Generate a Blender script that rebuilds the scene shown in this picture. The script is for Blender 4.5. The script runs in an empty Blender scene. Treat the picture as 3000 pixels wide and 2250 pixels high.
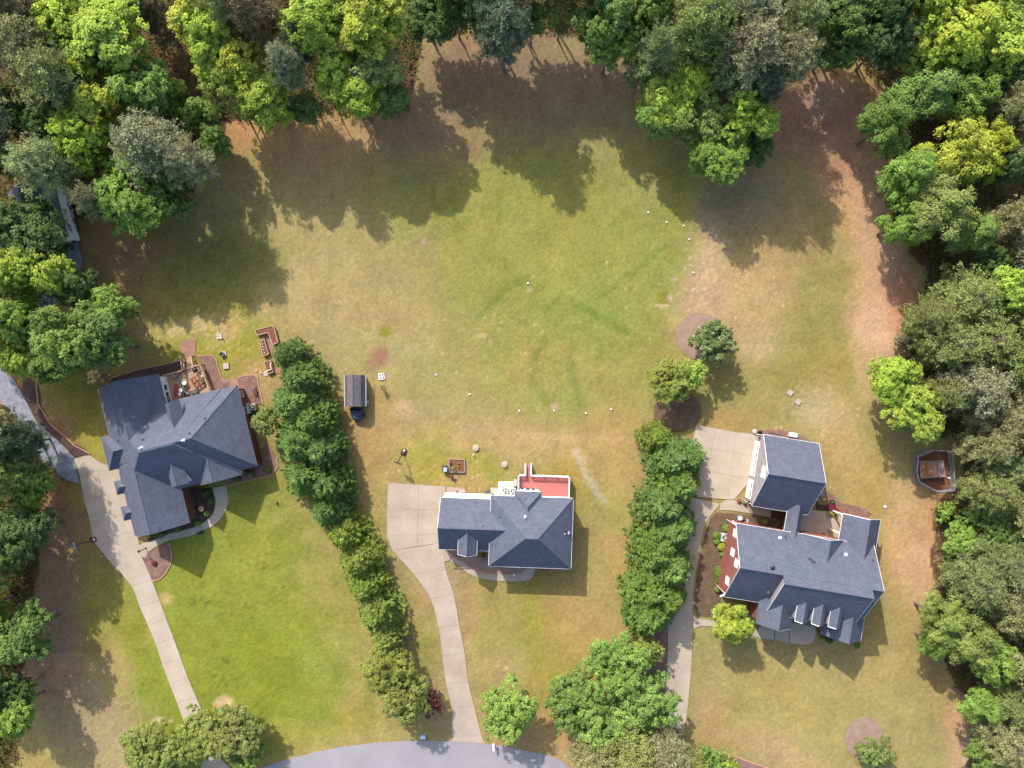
import bpy, math, random
import numpy as np
from mathutils import Vector, Matrix
R = math.radians
rng = random.Random(7)
nr = np.random.default_rng(11)
sc = bpy.context.scene
COL = sc.collection
HC, S = 120.0, 0.05                      # flight height in metres, metres per photo pixel on the ground

# ------------------------------------------------------------------ camera, sky, sun, exposure
cam_d = bpy.data.cameras.new('drone_camera')
cam_d.sensor_width = 36.0
cam_d.lens = 36.0 * HC / (3000 * S)
cam_d.clip_start, cam_d.clip_end = 1.0, 3000.0
cam = bpy.data.objects.new('drone_camera', cam_d)
cam.location = (0, 0, HC)
COL.objects.link(cam)
sc.camera = cam

SUN_EL, SUN_AZ = R(42), R(27)
wd = bpy.data.worlds.new('World')
sc.world = wd
wd.use_nodes = True
nt = wd.node_tree
bg = nt.nodes['Background']
sky = nt.nodes.new('ShaderNodeTexSky')
sky.sky_type = 'NISHITA'
sky.sun_disc = False
sky.sun_elevation = SUN_EL
sky.sun_rotation = -SUN_AZ
sky.air_density = 1.0
sky.dust_density = 2.5
sky.ozone_density = 0.6
nt.links.new(sky.outputs[0], bg.inputs[0])
bg.inputs[1].default_value = 0.15
sun_d = bpy.data.lights.new('sun', 'SUN')
sun_d.energy = 2.75
sun_d.angle = R(0.53)
sun_d.color = (1.0, 0.95, 0.875)
sun = bpy.data.objects.new('sun', sun_d)
sun.rotation_euler = Vector((math.sin(SUN_AZ) * math.cos(SUN_EL), -math.cos(SUN_AZ) * math.cos(SUN_EL), -math.sin(SUN_EL))).to_track_quat('-Z', 'Y').to_euler()
COL.objects.link(sun)
vs = sc.view_settings
vs.view_transform = 'Standard'
vs.look = 'None'
vs.exposure = 1.30
vs.gamma = 1.0
vs.use_curve_mapping = False

# ------------------------------------------------------------------ helpers
KA = 2.15                                 # how much brighter a sunlit surface shows in the photo than its base colour
def lin(c):
    c = c / 255.0
    return c / 12.92 if c <= 0.04045 else ((c + 0.055) / 1.055) ** 2.4
def C(r, g, b):                           # base colour of a surface that shows as r,g,b in the sun
    return (lin(r) / KA, lin(g) / KA, lin(b) / KA)

def W(px, py, z=0.0):                     # photo pixel and height above ground -> place in metres
    f = S * (1 - z / HC)
    return Vector(((px - 1500) * f, (1125 - py) * f, z))

OFF = {}
class MB:
    def __init__(self):
        self.v, self.f, self.m = [], [], []
    def poly(self, pts, m=0):
        i = len(self.v)
        self.v += [tuple(p) for p in pts]
        self.f.append(tuple(range(i, i + len(pts))))
        self.m.append(m)
    def prism(self, pts, z0, z1, m=0, ms=None):
        ms = m if ms is None else ms
        a = sum(pts[i][0] * pts[(i + 1) % len(pts)][1] - pts[(i + 1) % len(pts)][0] * pts[i][1] for i in range(len(pts)))
        if a < 0: pts = list(pts)[::-1]
        n = len(pts)
        i = len(self.v)
        self.v += [(p[0], p[1], z0) for p in pts] + [(p[0], p[1], z1) for p in pts]
        self.f.append(tuple(range(i + n - 1, i - 1, -1))); self.m.append(ms)
        self.f.append(tuple(range(i + n, i + 2 * n))); self.m.append(m)
        for k in range(n):
            q = (k + 1) % n
            self.f.append((i + k, i + q, i + n + q, i + n + k)); self.m.append(ms)
    def box(self, c, sx, sy, z0, z1, ang=0.0, m=0):
        ca, sa = math.cos(ang), math.sin(ang)
        self.prism([(c[0] + x * ca - y * sa, c[1] + x * sa + y * ca) for x, y in ((-sx/2, -sy/2), (sx/2, -sy/2), (sx/2, sy/2), (-sx/2, sy/2))], z0, z1, m)
    def tube(self, p, q, r0, r1=None, n=6, m=0):
        p, q = Vector(p), Vector(q)
        r1 = r0 if r1 is None else r1
        d = (q - p)
        if d.length < 1e-6: return
        d.normalize()
        a = d.orthogonal().normalized(); b = d.cross(a)
        if n == 4:
            a = Vector((-d.y, d.x, 0)); a = a.normalized() if a.length > 1e-4 else Vector((1, 0, 0)); b = d.cross(a)
            a, b = (a + b) / 1.0, (b - a) / 1.0
        i = len(self.v)
        for o, r in ((p, r0), (q, r1)):
            for k in range(n):
                t = 2 * math.pi * k / n
                self.v.append(tuple(o + (a * math.cos(t) + b * math.sin(t)) * r))
        for k in range(n):
            l = (k + 1) % n
            self.f.append((i + k, i + l, i + n + l, i + n + k)); self.m.append(m)
        self.f.append(tuple(range(i + n - 1, i - 1, -1))); self.m.append(m)
        self.f.append(tuple(range(i + n, i + 2 * n))); self.m.append(m)
    def lathe(self, c, prof, n=12, m=0):
        i = len(self.v)
        for r, z in prof:
            for k in range(n):
                t = 2 * math.pi * k / n
                self.v.append((c[0] + r * math.cos(t), c[1] + r * math.sin(t), z))
        for j in range(len(prof) - 1):
            for k in range(n):
                l = (k + 1) % n
                self.f.append((i + j*n + k, i + j*n + l, i + (j+1)*n + l, i + (j+1)*n + k)); self.m.append(m)
        j = len(prof) - 1
        self.f.append(tuple(range(i + j*n, i + j*n + n))); self.m.append(m)
        self.f.append(tuple(range(i + n - 1, i - 1, -1))); self.m.append(m)
    def ball(self, c, rx, rz, n=8, m=0, jit=0.0):
        prof = []
        for j in range(1, n // 2 + 2):
            t = math.pi * j / (n // 2 + 2)
            prof.append((rx * math.sin(t) * (1 + rng.uniform(-jit, jit)), c[2] - rz * math.cos(t)))
        self.lathe(c, prof, n, m)
    def build(self, name, mats, parent=None, kind=None):
        mats = mats if isinstance(mats, (list, tuple)) else [mats]
        off = OFF.get(parent.name, Vector((0, 0, 0))) if parent else Vector((0, 0, 0))
        me = bpy.data.meshes.new(name)
        vv = np.array(self.v, dtype=float) - np.array(off)
        me.from_pydata(vv.tolist(), [], self.f)
        for x in mats: me.materials.append(x)
        me.polygons.foreach_set('material_index', self.m)
        uvl = me.uv_layers.new(name='UVMap').data
        Z = Vector((0, 0, 1))
        for p in me.polygons:
            nn = p.normal
            t = Z.cross(nn)
            t = t.normalized() if t.length > 0.05 else Vector((1, 0, 0))
            s = nn.cross(t)
            for li in p.loop_indices:
                co = me.vertices[me.loops[li].vertex_index].co
                uvl[li].uv = (co.dot(t), co.dot(s))
        o = bpy.data.objects.new(name, me)
        COL.objects.link(o)
        if parent:
            o.parent = parent
            OFF[o.name] = off
        if kind: o['kind'] = kind
        return o

def tag(o, label, cat, group=None):
    o['label'] = label; o['category'] = cat
    if group: o['group'] = group
    return o
def thing(name, label, cat, loc=(0, 0, 0), group=None):
    o = bpy.data.objects.new(name, None)
    o.empty_display_size = 0.3
    o.location = loc
    COL.objects.link(o)
    OFF[o.name] = Vector(loc)
    return tag(o, label, cat, group)
def struct(name, mb, mats):
    return mb.build(name, mats, kind='structure')
def link(name, me, parent=None, loc=(0, 0, 0), rz=0.0, scale=(1, 1, 1)):
    o = bpy.data.objects.new(name, me)
    COL.objects.link(o)
    o.location = loc; o.rotation_euler = (0, 0, rz); o.scale = scale
    if parent: o.parent = parent
    return o

# ------------------------------------------------------------------ materials
def mat(name, col, rough=0.8, var=0.15, scale=1.5, col2=None, scale2=12.0, bump=0.0, metal=0.0, spec=0.3, fine=0.12):
    m = bpy.data.materials.new(name); m.use_nodes = True
    t = m.node_tree; n = t.nodes; L = t.links.new
    b = n['Principled BSDF']
    b.inputs['Roughness'].default_value = rough
    b.inputs['Metallic'].default_value = metal
    b.inputs['Specular IOR Level'].default_value = spec
    g = n.new('ShaderNodeNewGeometry')
    a = n.new('ShaderNodeTexNoise'); a.inputs['Scale'].default_value = scale; a.inputs['Detail'].default_value = 5
    f = n.new('ShaderNodeTexNoise'); f.inputs['Scale'].default_value = scale2; f.inputs['Detail'].default_value = 3
    L(g.outputs['Position'], a.inputs['Vector']); L(g.outputs['Position'], f.inputs['Vector'])
    r = n.new('ShaderNodeMapRange'); r.inputs[1].default_value = 0.3; r.inputs[2].default_value = 0.7
    L(a.outputs[0], r.inputs[0])
    mx = n.new('ShaderNodeMix'); mx.data_type = 'RGBA'
    c2 = col2 if col2 else tuple(x * (1 - var) for x in col)
    c1 = col if col2 else tuple(x * (1 + var) for x in col)
    mx.inputs[6].default_value = (*c1, 1); mx.inputs[7].default_value = (*c2, 1)
    L(r.outputs[0], mx.inputs[0])
    r2 = n.new('ShaderNodeMapRange'); r2.inputs[1].default_value = 0.25; r2.inputs[2].default_value = 0.75
    r2.inputs[3].default_value = 1 - fine; r2.inputs[4].default_value = 1 + fine
    L(f.outputs[0], r2.inputs[0])
    mm = n.new('ShaderNodeMix'); mm.data_type = 'RGBA'; mm.blend_type = 'MULTIPLY'; mm.inputs[0].default_value = 1
    L(mx.outputs[2], mm.inputs[6]); L(r2.outputs[0], mm.inputs[7])
    L(mm.outputs[2], b.inputs['Base Color'])
    if bump:
        bp = n.new('ShaderNodeBump'); bp.inputs['Strength'].default_value = 1.0; bp.inputs['Distance'].default_value = bump
        L(f.outputs[0], bp.inputs['Height']); L(bp.outputs[0], b.inputs['Normal'])
    m['mul'] = mm.name
    return m

def brickmat(name, col, mortar, col2, bw, bh, msize=0.012, rough=0.85, bump=0.01, offs=0.5):
    m = bpy.data.materials.new(name); m.use_nodes = True
    t = m.node_tree; n = t.nodes; L = t.links.new
    b = n['Principled BSDF']; b.inputs['Roughness'].default_value = rough; b.inputs['Specular IOR Level'].default_value = 0.25
    uv = n.new('ShaderNodeTexCoord')
    k = n.new('ShaderNodeTexBrick')
    k.inputs['Scale'].default_value = 1.0
    k.inputs['Brick Width'].default_value = bw; k.inputs['Row Height'].default_value = bh
    k.inputs['Mortar Size'].default_value = msize; k.inputs['Mortar Smooth'].default_value = 0.2
    k.offset = offs
    k.inputs['Color1'].default_value = (*col, 1); k.inputs['Color2'].default_value = (*col2, 1); k.inputs['Mortar'].default_value = (*mortar, 1)
    L(uv.outputs['UV'], k.inputs['Vector'])
    g = n.new('ShaderNodeNewGeometry')
    a = n.new('ShaderNodeTexNoise'); a.inputs['Scale'].default_value = 0.9; a.inputs['Detail'].default_value = 8; a.inputs['Roughness'].default_value = 0.7
    L(g.outputs['Position'], a.inputs['Vector'])
    r = n.new('ShaderNodeMapRange'); r.inputs[1].default_value = 0.3; r.inputs[2].default_value = 0.7; r.inputs[3].default_value = 0.82; r.inputs[4].default_value = 1.18
    L(a.outputs[0], r.inputs[0])
    mm = n.new('ShaderNodeMix'); mm.data_type = 'RGBA'; mm.blend_type = 'MULTIPLY'; mm.inputs[0].default_value = 1
    L(k.outputs[0], mm.inputs[6]); L(r.outputs[0], mm.inputs[7]); L(mm.outputs[2], b.inputs['Base Color'])
    if bump:
        bp = n.new('ShaderNodeBump'); bp.inputs['Distance'].default_value = bump; bp.invert = True
        L(k.outputs['Fac'], bp.inputs['Height']); L(bp.outputs[0], b.inputs['Normal'])
    return m

M = {}
sh = (0.086, 0.093, 0.125)
M['shingle'] = brickmat('shingle', sh, tuple(x * 0.55 for x in sh), tuple(x * 1.28 for x in sh), 0.32, 0.16, 0.02, 0.9, 0.012)
M['shingle_brown'] = brickmat('shingle_brown', (0.105, 0.092, 0.098), (0.06, 0.052, 0.055), (0.145, 0.127, 0.132), 0.3, 0.15, 0.016, 0.9)
M['brick'] = brickmat('red_brick', C(205, 122, 104), C(200, 165, 150), C(180, 100, 84), 0.22, 0.075, 0.01)
M['brick_brown'] = brickmat('brown_brick', C(165, 100, 78), C(160, 120, 100), C(140, 80, 62), 0.22, 0.075, 0.01)
M['siding'] = brickmat('white_siding', (0.72, 0.71, 0.69), (0.5, 0.49, 0.48), (0.74, 0.73, 0.71), 40, 0.18, 0.012, 0.6)
M['siding_grey'] = brickmat('grey_siding', C(208, 198, 200), C(170, 160, 165), C(212, 203, 204), 40, 0.18, 0.012, 0.6)
M['paver'] = brickmat('brick_paver', C(215, 165, 145), C(165, 120, 100), C(200, 148, 128), 0.22, 0.11, 0.012)
M['white'] = mat('white_paint', (0.70, 0.69, 0.67), 0.45, 0.03)
M['gutter'] = mat('dark_gutter', (0.10, 0.11, 0.13), 0.5, 0.05)
M['concrete'] = mat('concrete', C(221, 204, 182), 0.9, 0.08, 0.4, C(203, 184, 162), scale2=9, fine=0.07)
M['concrete_old'] = mat('worn_concrete', C(216, 198, 179), 0.9, 0.12, 0.35, C(194, 174, 155), 5, fine=0.1)
M['asphalt'] = mat('asphalt', C(177, 172, 175), 0.95, 0.07, 0.25, scale2=20, fine=0.06)
M['gravel'] = mat('gravel', C(178, 180, 188), 0.95, 0.1, 1.2, C(140, 142, 152), 9, 0.03, fine=0.35)
M['mulch'] = mat('mulch', C(172, 136, 120), 0.95, 0.1, 1.5, C(140, 106, 92), 10, 0.05, fine=0.35)
M['mulch_dark'] = mat('dark_mulch', C(112, 90, 80), 0.95, 0.1, 1.5, C(86, 68, 60), 10, 0.05, fine=0.35)
M['mulch_pink'] = mat('pink_mulch', C(188, 160, 140), 0.95, 0.1, 1.0, C(168, 138, 120), 9, 0.04, fine=0.25)
M['mulch_brown'] = mat('brown_mulch', C(140, 116, 92), 0.95, 0.1, 1.2, C(112, 92, 70), 9, 0.04, fine=0.3)
M['blind'] = mat('window_blind', (0.55, 0.55, 0.56), 0.4, 0.05)
M['edging'] = mat('edging', C(222, 170, 138), 0.9, 0.1)
M['deck_red'] = mat('red_deck_paint', C(228, 136, 128), 0.7, 0.08, 0.7)
M['wood'] = mat('weathered_wood', C(214, 176, 142), 0.8, 0.12, 2.0)
M['wood_dark'] = mat('dark_wood', C(112, 74, 64), 0.75, 0.15, 2.0)
M['wood_red'] = mat('red_wood', C(188, 112, 82), 0.7, 0.1, 2.0)
M['wood_grey'] = mat('grey_wood', C(176, 160, 158), 0.9, 0.15, 2.0)
M['litter'] = mat('leaf_litter', C(222, 172, 116), 0.95, 0.2, 3.0, C(170, 115, 75), 14, 0.03, fine=0.3)
M['soil'] = mat('soil', C(148, 96, 72), 0.95, 0.15, 2.0, fine=0.3, bump=0.02)
M['blue'] = mat('blue_paint', C(38, 130, 178), 0.6, 0.08, 1.0)
M['black'] = mat('black_plastic', (0.018, 0.018, 0.02), 0.45, 0.1)
M['darkgrey'] = mat('dark_grey_metal', (0.06, 0.065, 0.07), 0.5, 0.1)
M['grey'] = mat('grey_metal', (0.30, 0.31, 0.32), 0.5, 0.08)
M['lightgrey'] = mat('light_grey_metal', (0.48, 0.49, 0.50), 0.5, 0.06)
M['galv'] = mat('galvanised_wire', (0.30, 0.31, 0.34), 0.45, 0.1, metal=0.4)
M['paleblue'] = mat('pale_blue_metal', (0.35, 0.45, 0.55), 0.4, 0.05)
M['stone'] = mat('pale_stone', C(225, 205, 190), 0.9, 0.1, 2)
M['stone_tan'] = mat('tan_stone', C(218, 178, 140), 0.9, 0.15, 2)
M['terracotta'] = mat('terracotta', C(180, 105, 80), 0.8, 0.1)
M['red'] = mat('red_plastic', C(200, 60, 50), 0.5, 0.1)
M['purple'] = mat('plum_cloth', C(120, 40, 62), 0.9, 0.15)
M['orange'] = mat('orange_petal', C(228, 100, 48), 0.8, 0.2, 6)
M['rust_cloth'] = mat('rust_cloth', C(196, 110, 84), 0.95, 0.15, 2)
M['yellow'] = mat('yellow_glaze', C(222, 205, 90), 0.5, 0.1)
M['lime'] = mat('lime_plastic', C(150, 230, 90), 0.5, 0.05)
M['tarp'] = mat('blue_black_tarp', (0.035, 0.055, 0.10), 0.35, 0.3, 1.2, (0.015, 0.02, 0.035))
M['glass'] = mat('window_glass', (0.03, 0.04, 0.055), 0.08, 0.1, spec=0.6)
M['bark'] = mat('bark', (0.115, 0.085, 0.065), 0.95, 0.25, 3.0)
M['bark_grey'] = mat('grey_bark', (0.13, 0.11, 0.095), 0.95, 0.25, 3.0)
M['board'] = mat('clear_board', (0.35, 0.42, 0.42), 0.2, 0.05)

def leafmat(name, trans=0.3, gloss=0.0, yel=(1.15, 1.0, 0.75)):
    m = bpy.data.materials.new(name); m.use_nodes = True
    t = m.node_tree; n = t.nodes; L = t.links.new
    n.remove(n['Principled BSDF']); out = n['Material Output']
    oi = n.new('ShaderNodeObjectInfo')
    at = n.new('ShaderNodeAttribute'); at.attribute_name = 'tone'
    hu = n.new('ShaderNodeAttribute'); hu.attribute_name = 'hue'
    y = n.new('ShaderNodeMix'); y.data_type = 'RGBA'; y.blend_type = 'MULTIPLY'
    y.inputs[7].default_value = (*yel, 1)
    L(hu.outputs['Fac'], y.inputs[0]); L(oi.outputs['Color'], y.inputs[6])
    mu = n.new('ShaderNodeVectorMath'); mu.operation = 'SCALE'
    L(y.outputs[2], mu.inputs[0]); L(at.outputs['Fac'], mu.inputs['Scale'])
    d = n.new('ShaderNodeBsdfDiffuse'); tr = n.new('ShaderNodeBsdfTranslucent'); mx = n.new('ShaderNodeMixShader')
    mx.inputs[0].default_value = trans
    L(mu.outputs[0], d.inputs[0]); L(mu.outputs[0], tr.inputs[0]); L(d.outputs[0], mx.inputs[1]); L(tr.outputs[0], mx.inputs[2])
    last = mx
    if gloss:
        gl = n.new('ShaderNodeBsdfGlossy'); gl.inputs['Roughness'].default_value = 0.35; gl.inputs[0].default_value = (0.8, 0.8, 0.8, 1)
        m2 = n.new('ShaderNodeMixShader'); m2.inputs[0].default_value = gloss
        L(mx.outputs[0], m2.inputs[1]); L(gl.outputs[0], m2.inputs[2]); last = m2
    L(last.outputs[0], out.inputs[0])
    return m
M['leaf'] = leafmat('leaf', 0.32)
M['needle'] = leafmat('needle', 0.15, 0.0, (1.12, 1.03, 0.85))
M['waxleaf'] = leafmat('waxy_leaf', 0.1, 0.02)
# ------------------------------------------------------------------ the ground, with the lawns' own bare, dry and lush patches
def vnoise(x, y, cell, seed):
    r = np.random.default_rng(seed)
    n = 256
    g = r.random((n, n))
    fx, fy = x / cell, y / cell
    ix, iy = np.floor(fx).astype(int), np.floor(fy).astype(int)
    tx, ty = fx - ix, fy - iy
    tx, ty = tx * tx * (3 - 2 * tx), ty * ty * (3 - 2 * ty)
    ix %= n; iy %= n
    jx, jy = (ix + 1) % n, (iy + 1) % n
    return (g[iy, ix] * (1 - tx) + g[iy, jx] * tx) * (1 - ty) + (g[jy, ix] * (1 - tx) + g[jy, jx] * tx) * ty
STEP = 7
gx = np.arange(-120, 3121, STEP); gy = np.arange(-120, 2371, STEP)
PX, PY = np.meshgrid(gx.astype(float), gy.astype(float))
def fbm(c, s): return 0.5 * vnoise(PX + 900, PY + 900, c, s) + 0.3 * vnoise(PX + 900, PY + 900, c / 2.1, s + 1) + 0.2 * vnoise(PX + 900, PY + 900, c / 4.3, s + 2)
N1, N2, N3, N4 = fbm(150, 1), fbm(150, 5), fbm(45, 9), fbm(420, 21)
colr = np.empty(PX.shape + (3,)); colr[:] = (170, 155, 94)
def blend(w, c):
    global colr
    w = np.clip(w, 0, 1)[..., None]
    colr = colr * (1 - w) + np.array(c, float) * w
def blob(x, y, rx, ry, a, c, s=1.0, soft=0.5, warp=0.7):
    ca, sa = math.cos(R(a)), math.sin(R(a))
    dx, dy = PX + (N1 - .5) * rx * warp * 1.3 - x, PY + (N2 - .5) * ry * warp * 1.3 - y
    u, v = dx * ca + dy * sa, -dx * sa + dy * ca
    q = np.sqrt((u / rx) ** 2 + (v / ry) ** 2) + (N3 - .5) * warp * 0.9
    blend(s * np.clip((1 + soft - q) / (2 * soft), 0, 1), c)
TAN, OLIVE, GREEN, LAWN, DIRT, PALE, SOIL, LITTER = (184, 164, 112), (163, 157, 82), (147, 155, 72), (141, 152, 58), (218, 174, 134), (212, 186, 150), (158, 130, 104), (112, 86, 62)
for b in [
    (1600, 750, 520, 420, 0, OLIVE, .85), (1500, 620, 380, 220, 0, GREEN, .35), (1750, 880, 320, 230, 0, GREEN, .45), (1350, 700, 250, 180, 0, (168, 158, 78), .5),
    (980, 830, 260, 230, 0, TAN, .8), (1000, 620, 200, 160, 10, (180, 162, 105), .7), (1150, 1020, 260, 170, 0, TAN, .5), (1500, 1290, 420, 60, 3, (192, 160, 108), .8),
    (1330, 1240, 220, 80, 0, TAN, .6), (1050, 1250, 90, 200, 0, (190, 152, 98), .7), (1330, 1410, 260, 60, 0, (186, 158, 100), .6), (1260, 1360, 80, 90, 0, (168, 166, 66), .6), (1420, 1360, 70, 40, 20, (160, 160, 66), .6),
    (1800, 1350, 120, 140, 0, (184, 158, 98), .7), (1660, 1420, 60, 70, 0, (176, 150, 66), .6), (1820, 1570, 80, 190, 0, (192, 160, 102), .7), (1800, 1480, 60, 60, 0, (170, 162, 84), .5),
    (640, 1860, 330, 430, 0, LAWN, .97), (720, 1700, 200, 160, 20, (154, 156, 62), .6), (850, 1960, 220, 150, 15, (138, 150, 48), .6), (620, 1520, 200, 140, 0, (150, 154, 62), .8), (560, 1960, 90, 300, -20, (148, 154, 58), .6),
    (330, 1850, 90, 330, -18, (154, 148, 66), .9), (430, 2010, 60, 170, -22, (140, 148, 52), .6), (245, 2110, 170, 150, 0, (178, 158, 110), .9), (330, 2170, 90, 140, -20, (182, 160, 120), .7), (150, 1980, 90, 60, 0, (196, 158, 112), .6), (350, 1940, 30, 110, -20, (190, 168, 116), .5),
    (840, 2150, 260, 40, -9, (166, 158, 74), .8), (880, 2215, 160, 18, -12, (190, 168, 108), .6),
    (1240, 1850, 60, 340, -10, (190, 156, 114), .9), (1200, 1760, 34, 90, -15, (160, 150, 76), .5), (1250, 1880, 40, 80, 0, (150, 152, 66), .55),
    (1360, 1800, 40, 260, -8, (186, 152, 116), .8), (1600, 1880, 220, 230, 0, (176, 156, 92), .8), (1500, 1840, 110, 170, 10, (168, 156, 84), .6), (1640, 1980, 90, 160, -20, (156, 150, 64), .6), (1560, 1780, 30, 110, -10, (154, 154, 62), .5), (1720, 1830, 110, 120, 0, (190, 160, 104), .7), (1480, 1960, 60, 60, 0, (188, 162, 116), .6), (1470, 2150, 120, 90, 0, (190, 158, 106), .6), (1630, 2180, 90, 80, 0, (200, 162, 112), .7),
    (2420, 2010, 420, 260, 5, (175, 160, 104), .9), (2330, 2060, 200, 90, 12, (170, 156, 88), .5), (2600, 1900, 140, 200, 0, (176, 158, 96), .5), (2640, 1770, 70, 60, 0, (160, 152, 86), .6), (2130, 2140, 70, 60, 0, (168, 158, 88), .7), (2250, 2190, 180, 40, 18, (196, 160, 118), .7), (2080, 2080, 60, 90, 0, (190, 154, 108), .7),
    (2450, 900, 260, 300, 0, (172, 155, 97), .9), (2380, 1050, 200, 120, -10, (162, 146, 80), .7), (2420, 800, 120, 150, 0, (166, 150, 86), .6), (2420, 960, 120, 80, 0, (158, 146, 80), .5), (2200, 850, 130, 120, -20, (200, 168, 118), .8), (2210, 1010, 70, 60, 20, (204, 172, 130), .6), (2300, 700, 160, 90, 0, (190, 160, 108), .7), (2060, 750, 60, 180, 0, (196, 170, 132), .85), (2050, 920, 90, 110, 0, (198, 164, 128), .8), (2120, 1230, 90, 50, 0, (190, 154, 98), .8), (2400, 1200, 70, 70, 30, PALE, .5), (2480, 1340, 60, 160, -10, (196, 166, 114), .7), (2560, 1450, 70, 90, 0, (180, 154, 88), .6),
    (2000, 620, 60, 120, 0, (162, 154, 70), .6),
    (2550, 560, 105, 200, -20, (218, 172, 126), .95), (2485, 400, 75, 150, 10, (214, 164, 124), .95), (2600, 720, 50, 130, 0, DIRT, .9), (2585, 950, 85, 130, 10, (220, 178, 140), 1), (2575, 700, 60, 190, -5, (216, 174, 136), .9), (2560, 950, 40, 60, 30, (226, 190, 156), .5), (2640, 900, 40, 90, 0, (206, 150, 110), .7), (2540, 1130, 40, 80, 0, (200, 164, 118), .6), (2650, 1560, 75, 230, 0, (212, 174, 126), .9), (2720, 1660, 60, 100, 10, (214, 168, 128), .9), (2700, 1640, 40, 50, 30, (226, 186, 150), .6), (2700, 1600, 50, 200, 0, (218, 174, 132), .7), (2560, 800, 50, 200, 10, (212, 172, 130), .6), (2830, 2050, 45, 180, 15, (214, 172, 128), .6), (2740, 1500, 70, 90, 0, (206, 160, 112), .8), (2840, 2130, 40, 150, 5, DIRT, .95), (2770, 2010, 50, 100, -20, (192, 162, 108), .7),
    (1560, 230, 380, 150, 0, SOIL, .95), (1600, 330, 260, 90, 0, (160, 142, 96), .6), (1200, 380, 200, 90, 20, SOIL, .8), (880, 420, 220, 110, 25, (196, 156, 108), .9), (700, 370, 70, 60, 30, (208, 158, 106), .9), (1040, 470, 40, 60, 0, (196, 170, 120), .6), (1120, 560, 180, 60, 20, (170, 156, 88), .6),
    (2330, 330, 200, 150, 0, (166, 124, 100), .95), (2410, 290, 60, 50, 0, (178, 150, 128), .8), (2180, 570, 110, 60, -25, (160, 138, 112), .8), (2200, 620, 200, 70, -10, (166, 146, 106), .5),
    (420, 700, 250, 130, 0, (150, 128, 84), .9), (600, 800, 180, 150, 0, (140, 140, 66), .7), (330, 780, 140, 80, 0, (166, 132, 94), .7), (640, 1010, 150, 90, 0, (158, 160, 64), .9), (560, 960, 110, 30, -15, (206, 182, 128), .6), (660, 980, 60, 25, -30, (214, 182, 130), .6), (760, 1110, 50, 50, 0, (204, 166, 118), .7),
    (240, 1200, 70, 130, -25, (160, 156, 66), .9), (190, 1240, 60, 70, -30, (172, 134, 98), .8), (270, 1290, 30, 60, -20, (164, 158, 66), .8), (250, 1160, 90, 60, 0, (150, 140, 66), .6),
    (150, 1450, 120, 120, 0, (150, 118, 86), .9), (235, 1480, 40, 90, -10, (160, 150, 66), .8), (180, 1700, 110, 200, 0, (166, 132, 108), .95), (270, 1740, 60, 150, -10, (160, 152, 72), .7), (130, 1900, 120, 160, 0, (164, 134, 110), .8),
    (60, 1260, 90, 180, -20, (170, 106, 74), .95)]:
    blob(*b)
# forest floor beyond the lawn's edge
def polymask(pts, soft=28):
    inside = np.zeros(PX.shape, bool)
    x, y = PX + (N1 - .5) * 90, PY + (N2 - .5) * 90
    for (x0, y0), (x1, y1) in zip(pts, pts[1:] + pts[:1]):
        if y0 == y1: continue
        c = ((y0 > y) != (y1 > y)) & (x < (x1 - x0) * (y - y0) / (y1 - y0) + x0)
        inside ^= c
    return inside.astype(float)
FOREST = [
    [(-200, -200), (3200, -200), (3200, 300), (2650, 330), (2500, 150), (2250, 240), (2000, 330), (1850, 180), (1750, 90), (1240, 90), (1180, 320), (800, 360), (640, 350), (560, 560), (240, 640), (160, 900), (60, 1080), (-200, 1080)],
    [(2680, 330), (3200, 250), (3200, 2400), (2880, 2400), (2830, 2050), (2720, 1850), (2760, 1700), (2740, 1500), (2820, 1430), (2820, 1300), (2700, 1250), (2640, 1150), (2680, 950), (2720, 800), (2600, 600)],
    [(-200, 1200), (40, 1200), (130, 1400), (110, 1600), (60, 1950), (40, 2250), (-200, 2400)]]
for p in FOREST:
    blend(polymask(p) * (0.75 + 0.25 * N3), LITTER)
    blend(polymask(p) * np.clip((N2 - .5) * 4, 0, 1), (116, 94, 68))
# mower stripes, wheel marks and small weeds: real differences in the turf itself
def stroke(pts, wdt, c, s):
    d = np.full(PX.shape, 1e9)
    for (x0, y0), (x1, y1) in zip(pts, pts[1:]):
        t = np.clip(((PX - x0) * (x1 - x0) + (PY - y0) * (y1 - y0)) / ((x1 - x0) ** 2 + (y1 - y0) ** 2), 0, 1)
        d = np.minimum(d, np.hypot(PX + (N3 - .5) * 20 - x0 - t * (x1 - x0), PY + (N1 - .5) * 20 - y0 - t * (y1 - y0)))
    blend(s * np.clip(1.3 - d / wdt, 0, 1), c)
G2 = (118, 134, 56)
stroke([(1680, 890), (1790, 940), (1830, 965)], 16, G2, .55); stroke([(1600, 990), (1565, 1050), (1560, 1120), (1605, 1180)], 13, (134, 140, 72), .6)
stroke([(1680, 1010), (1672, 1080), (1690, 1150), (1705, 1180)], 13, (134, 140, 72), .6); stroke([(1760, 1020), (1750, 1070)], 12, (136, 142, 70), .5)
stroke([(1400, 930), (1480, 840), (1560, 800)], 14, G2, .4); stroke([(1760, 870), (1860, 790), (1950, 720)], 13, G2, .4); stroke([(1600, 910), (1650, 870)], 14, G2, .5)
stroke([(1270, 560), (1275, 640)], 10, G2, .45); stroke([(1330, 560), (1340, 700)], 10, G2, .35); stroke([(1460, 560), (1465, 650)], 10, G2, .35); stroke([(1380, 570), (1400, 660)], 12, (186, 164, 92), .4); stroke([(1540, 560), (1560, 660)], 12, (184, 164, 92), .35)
stroke([(1690, 1330), (1740, 1440), (1770, 1470)], 14, (208, 196, 176), .6)
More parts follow.
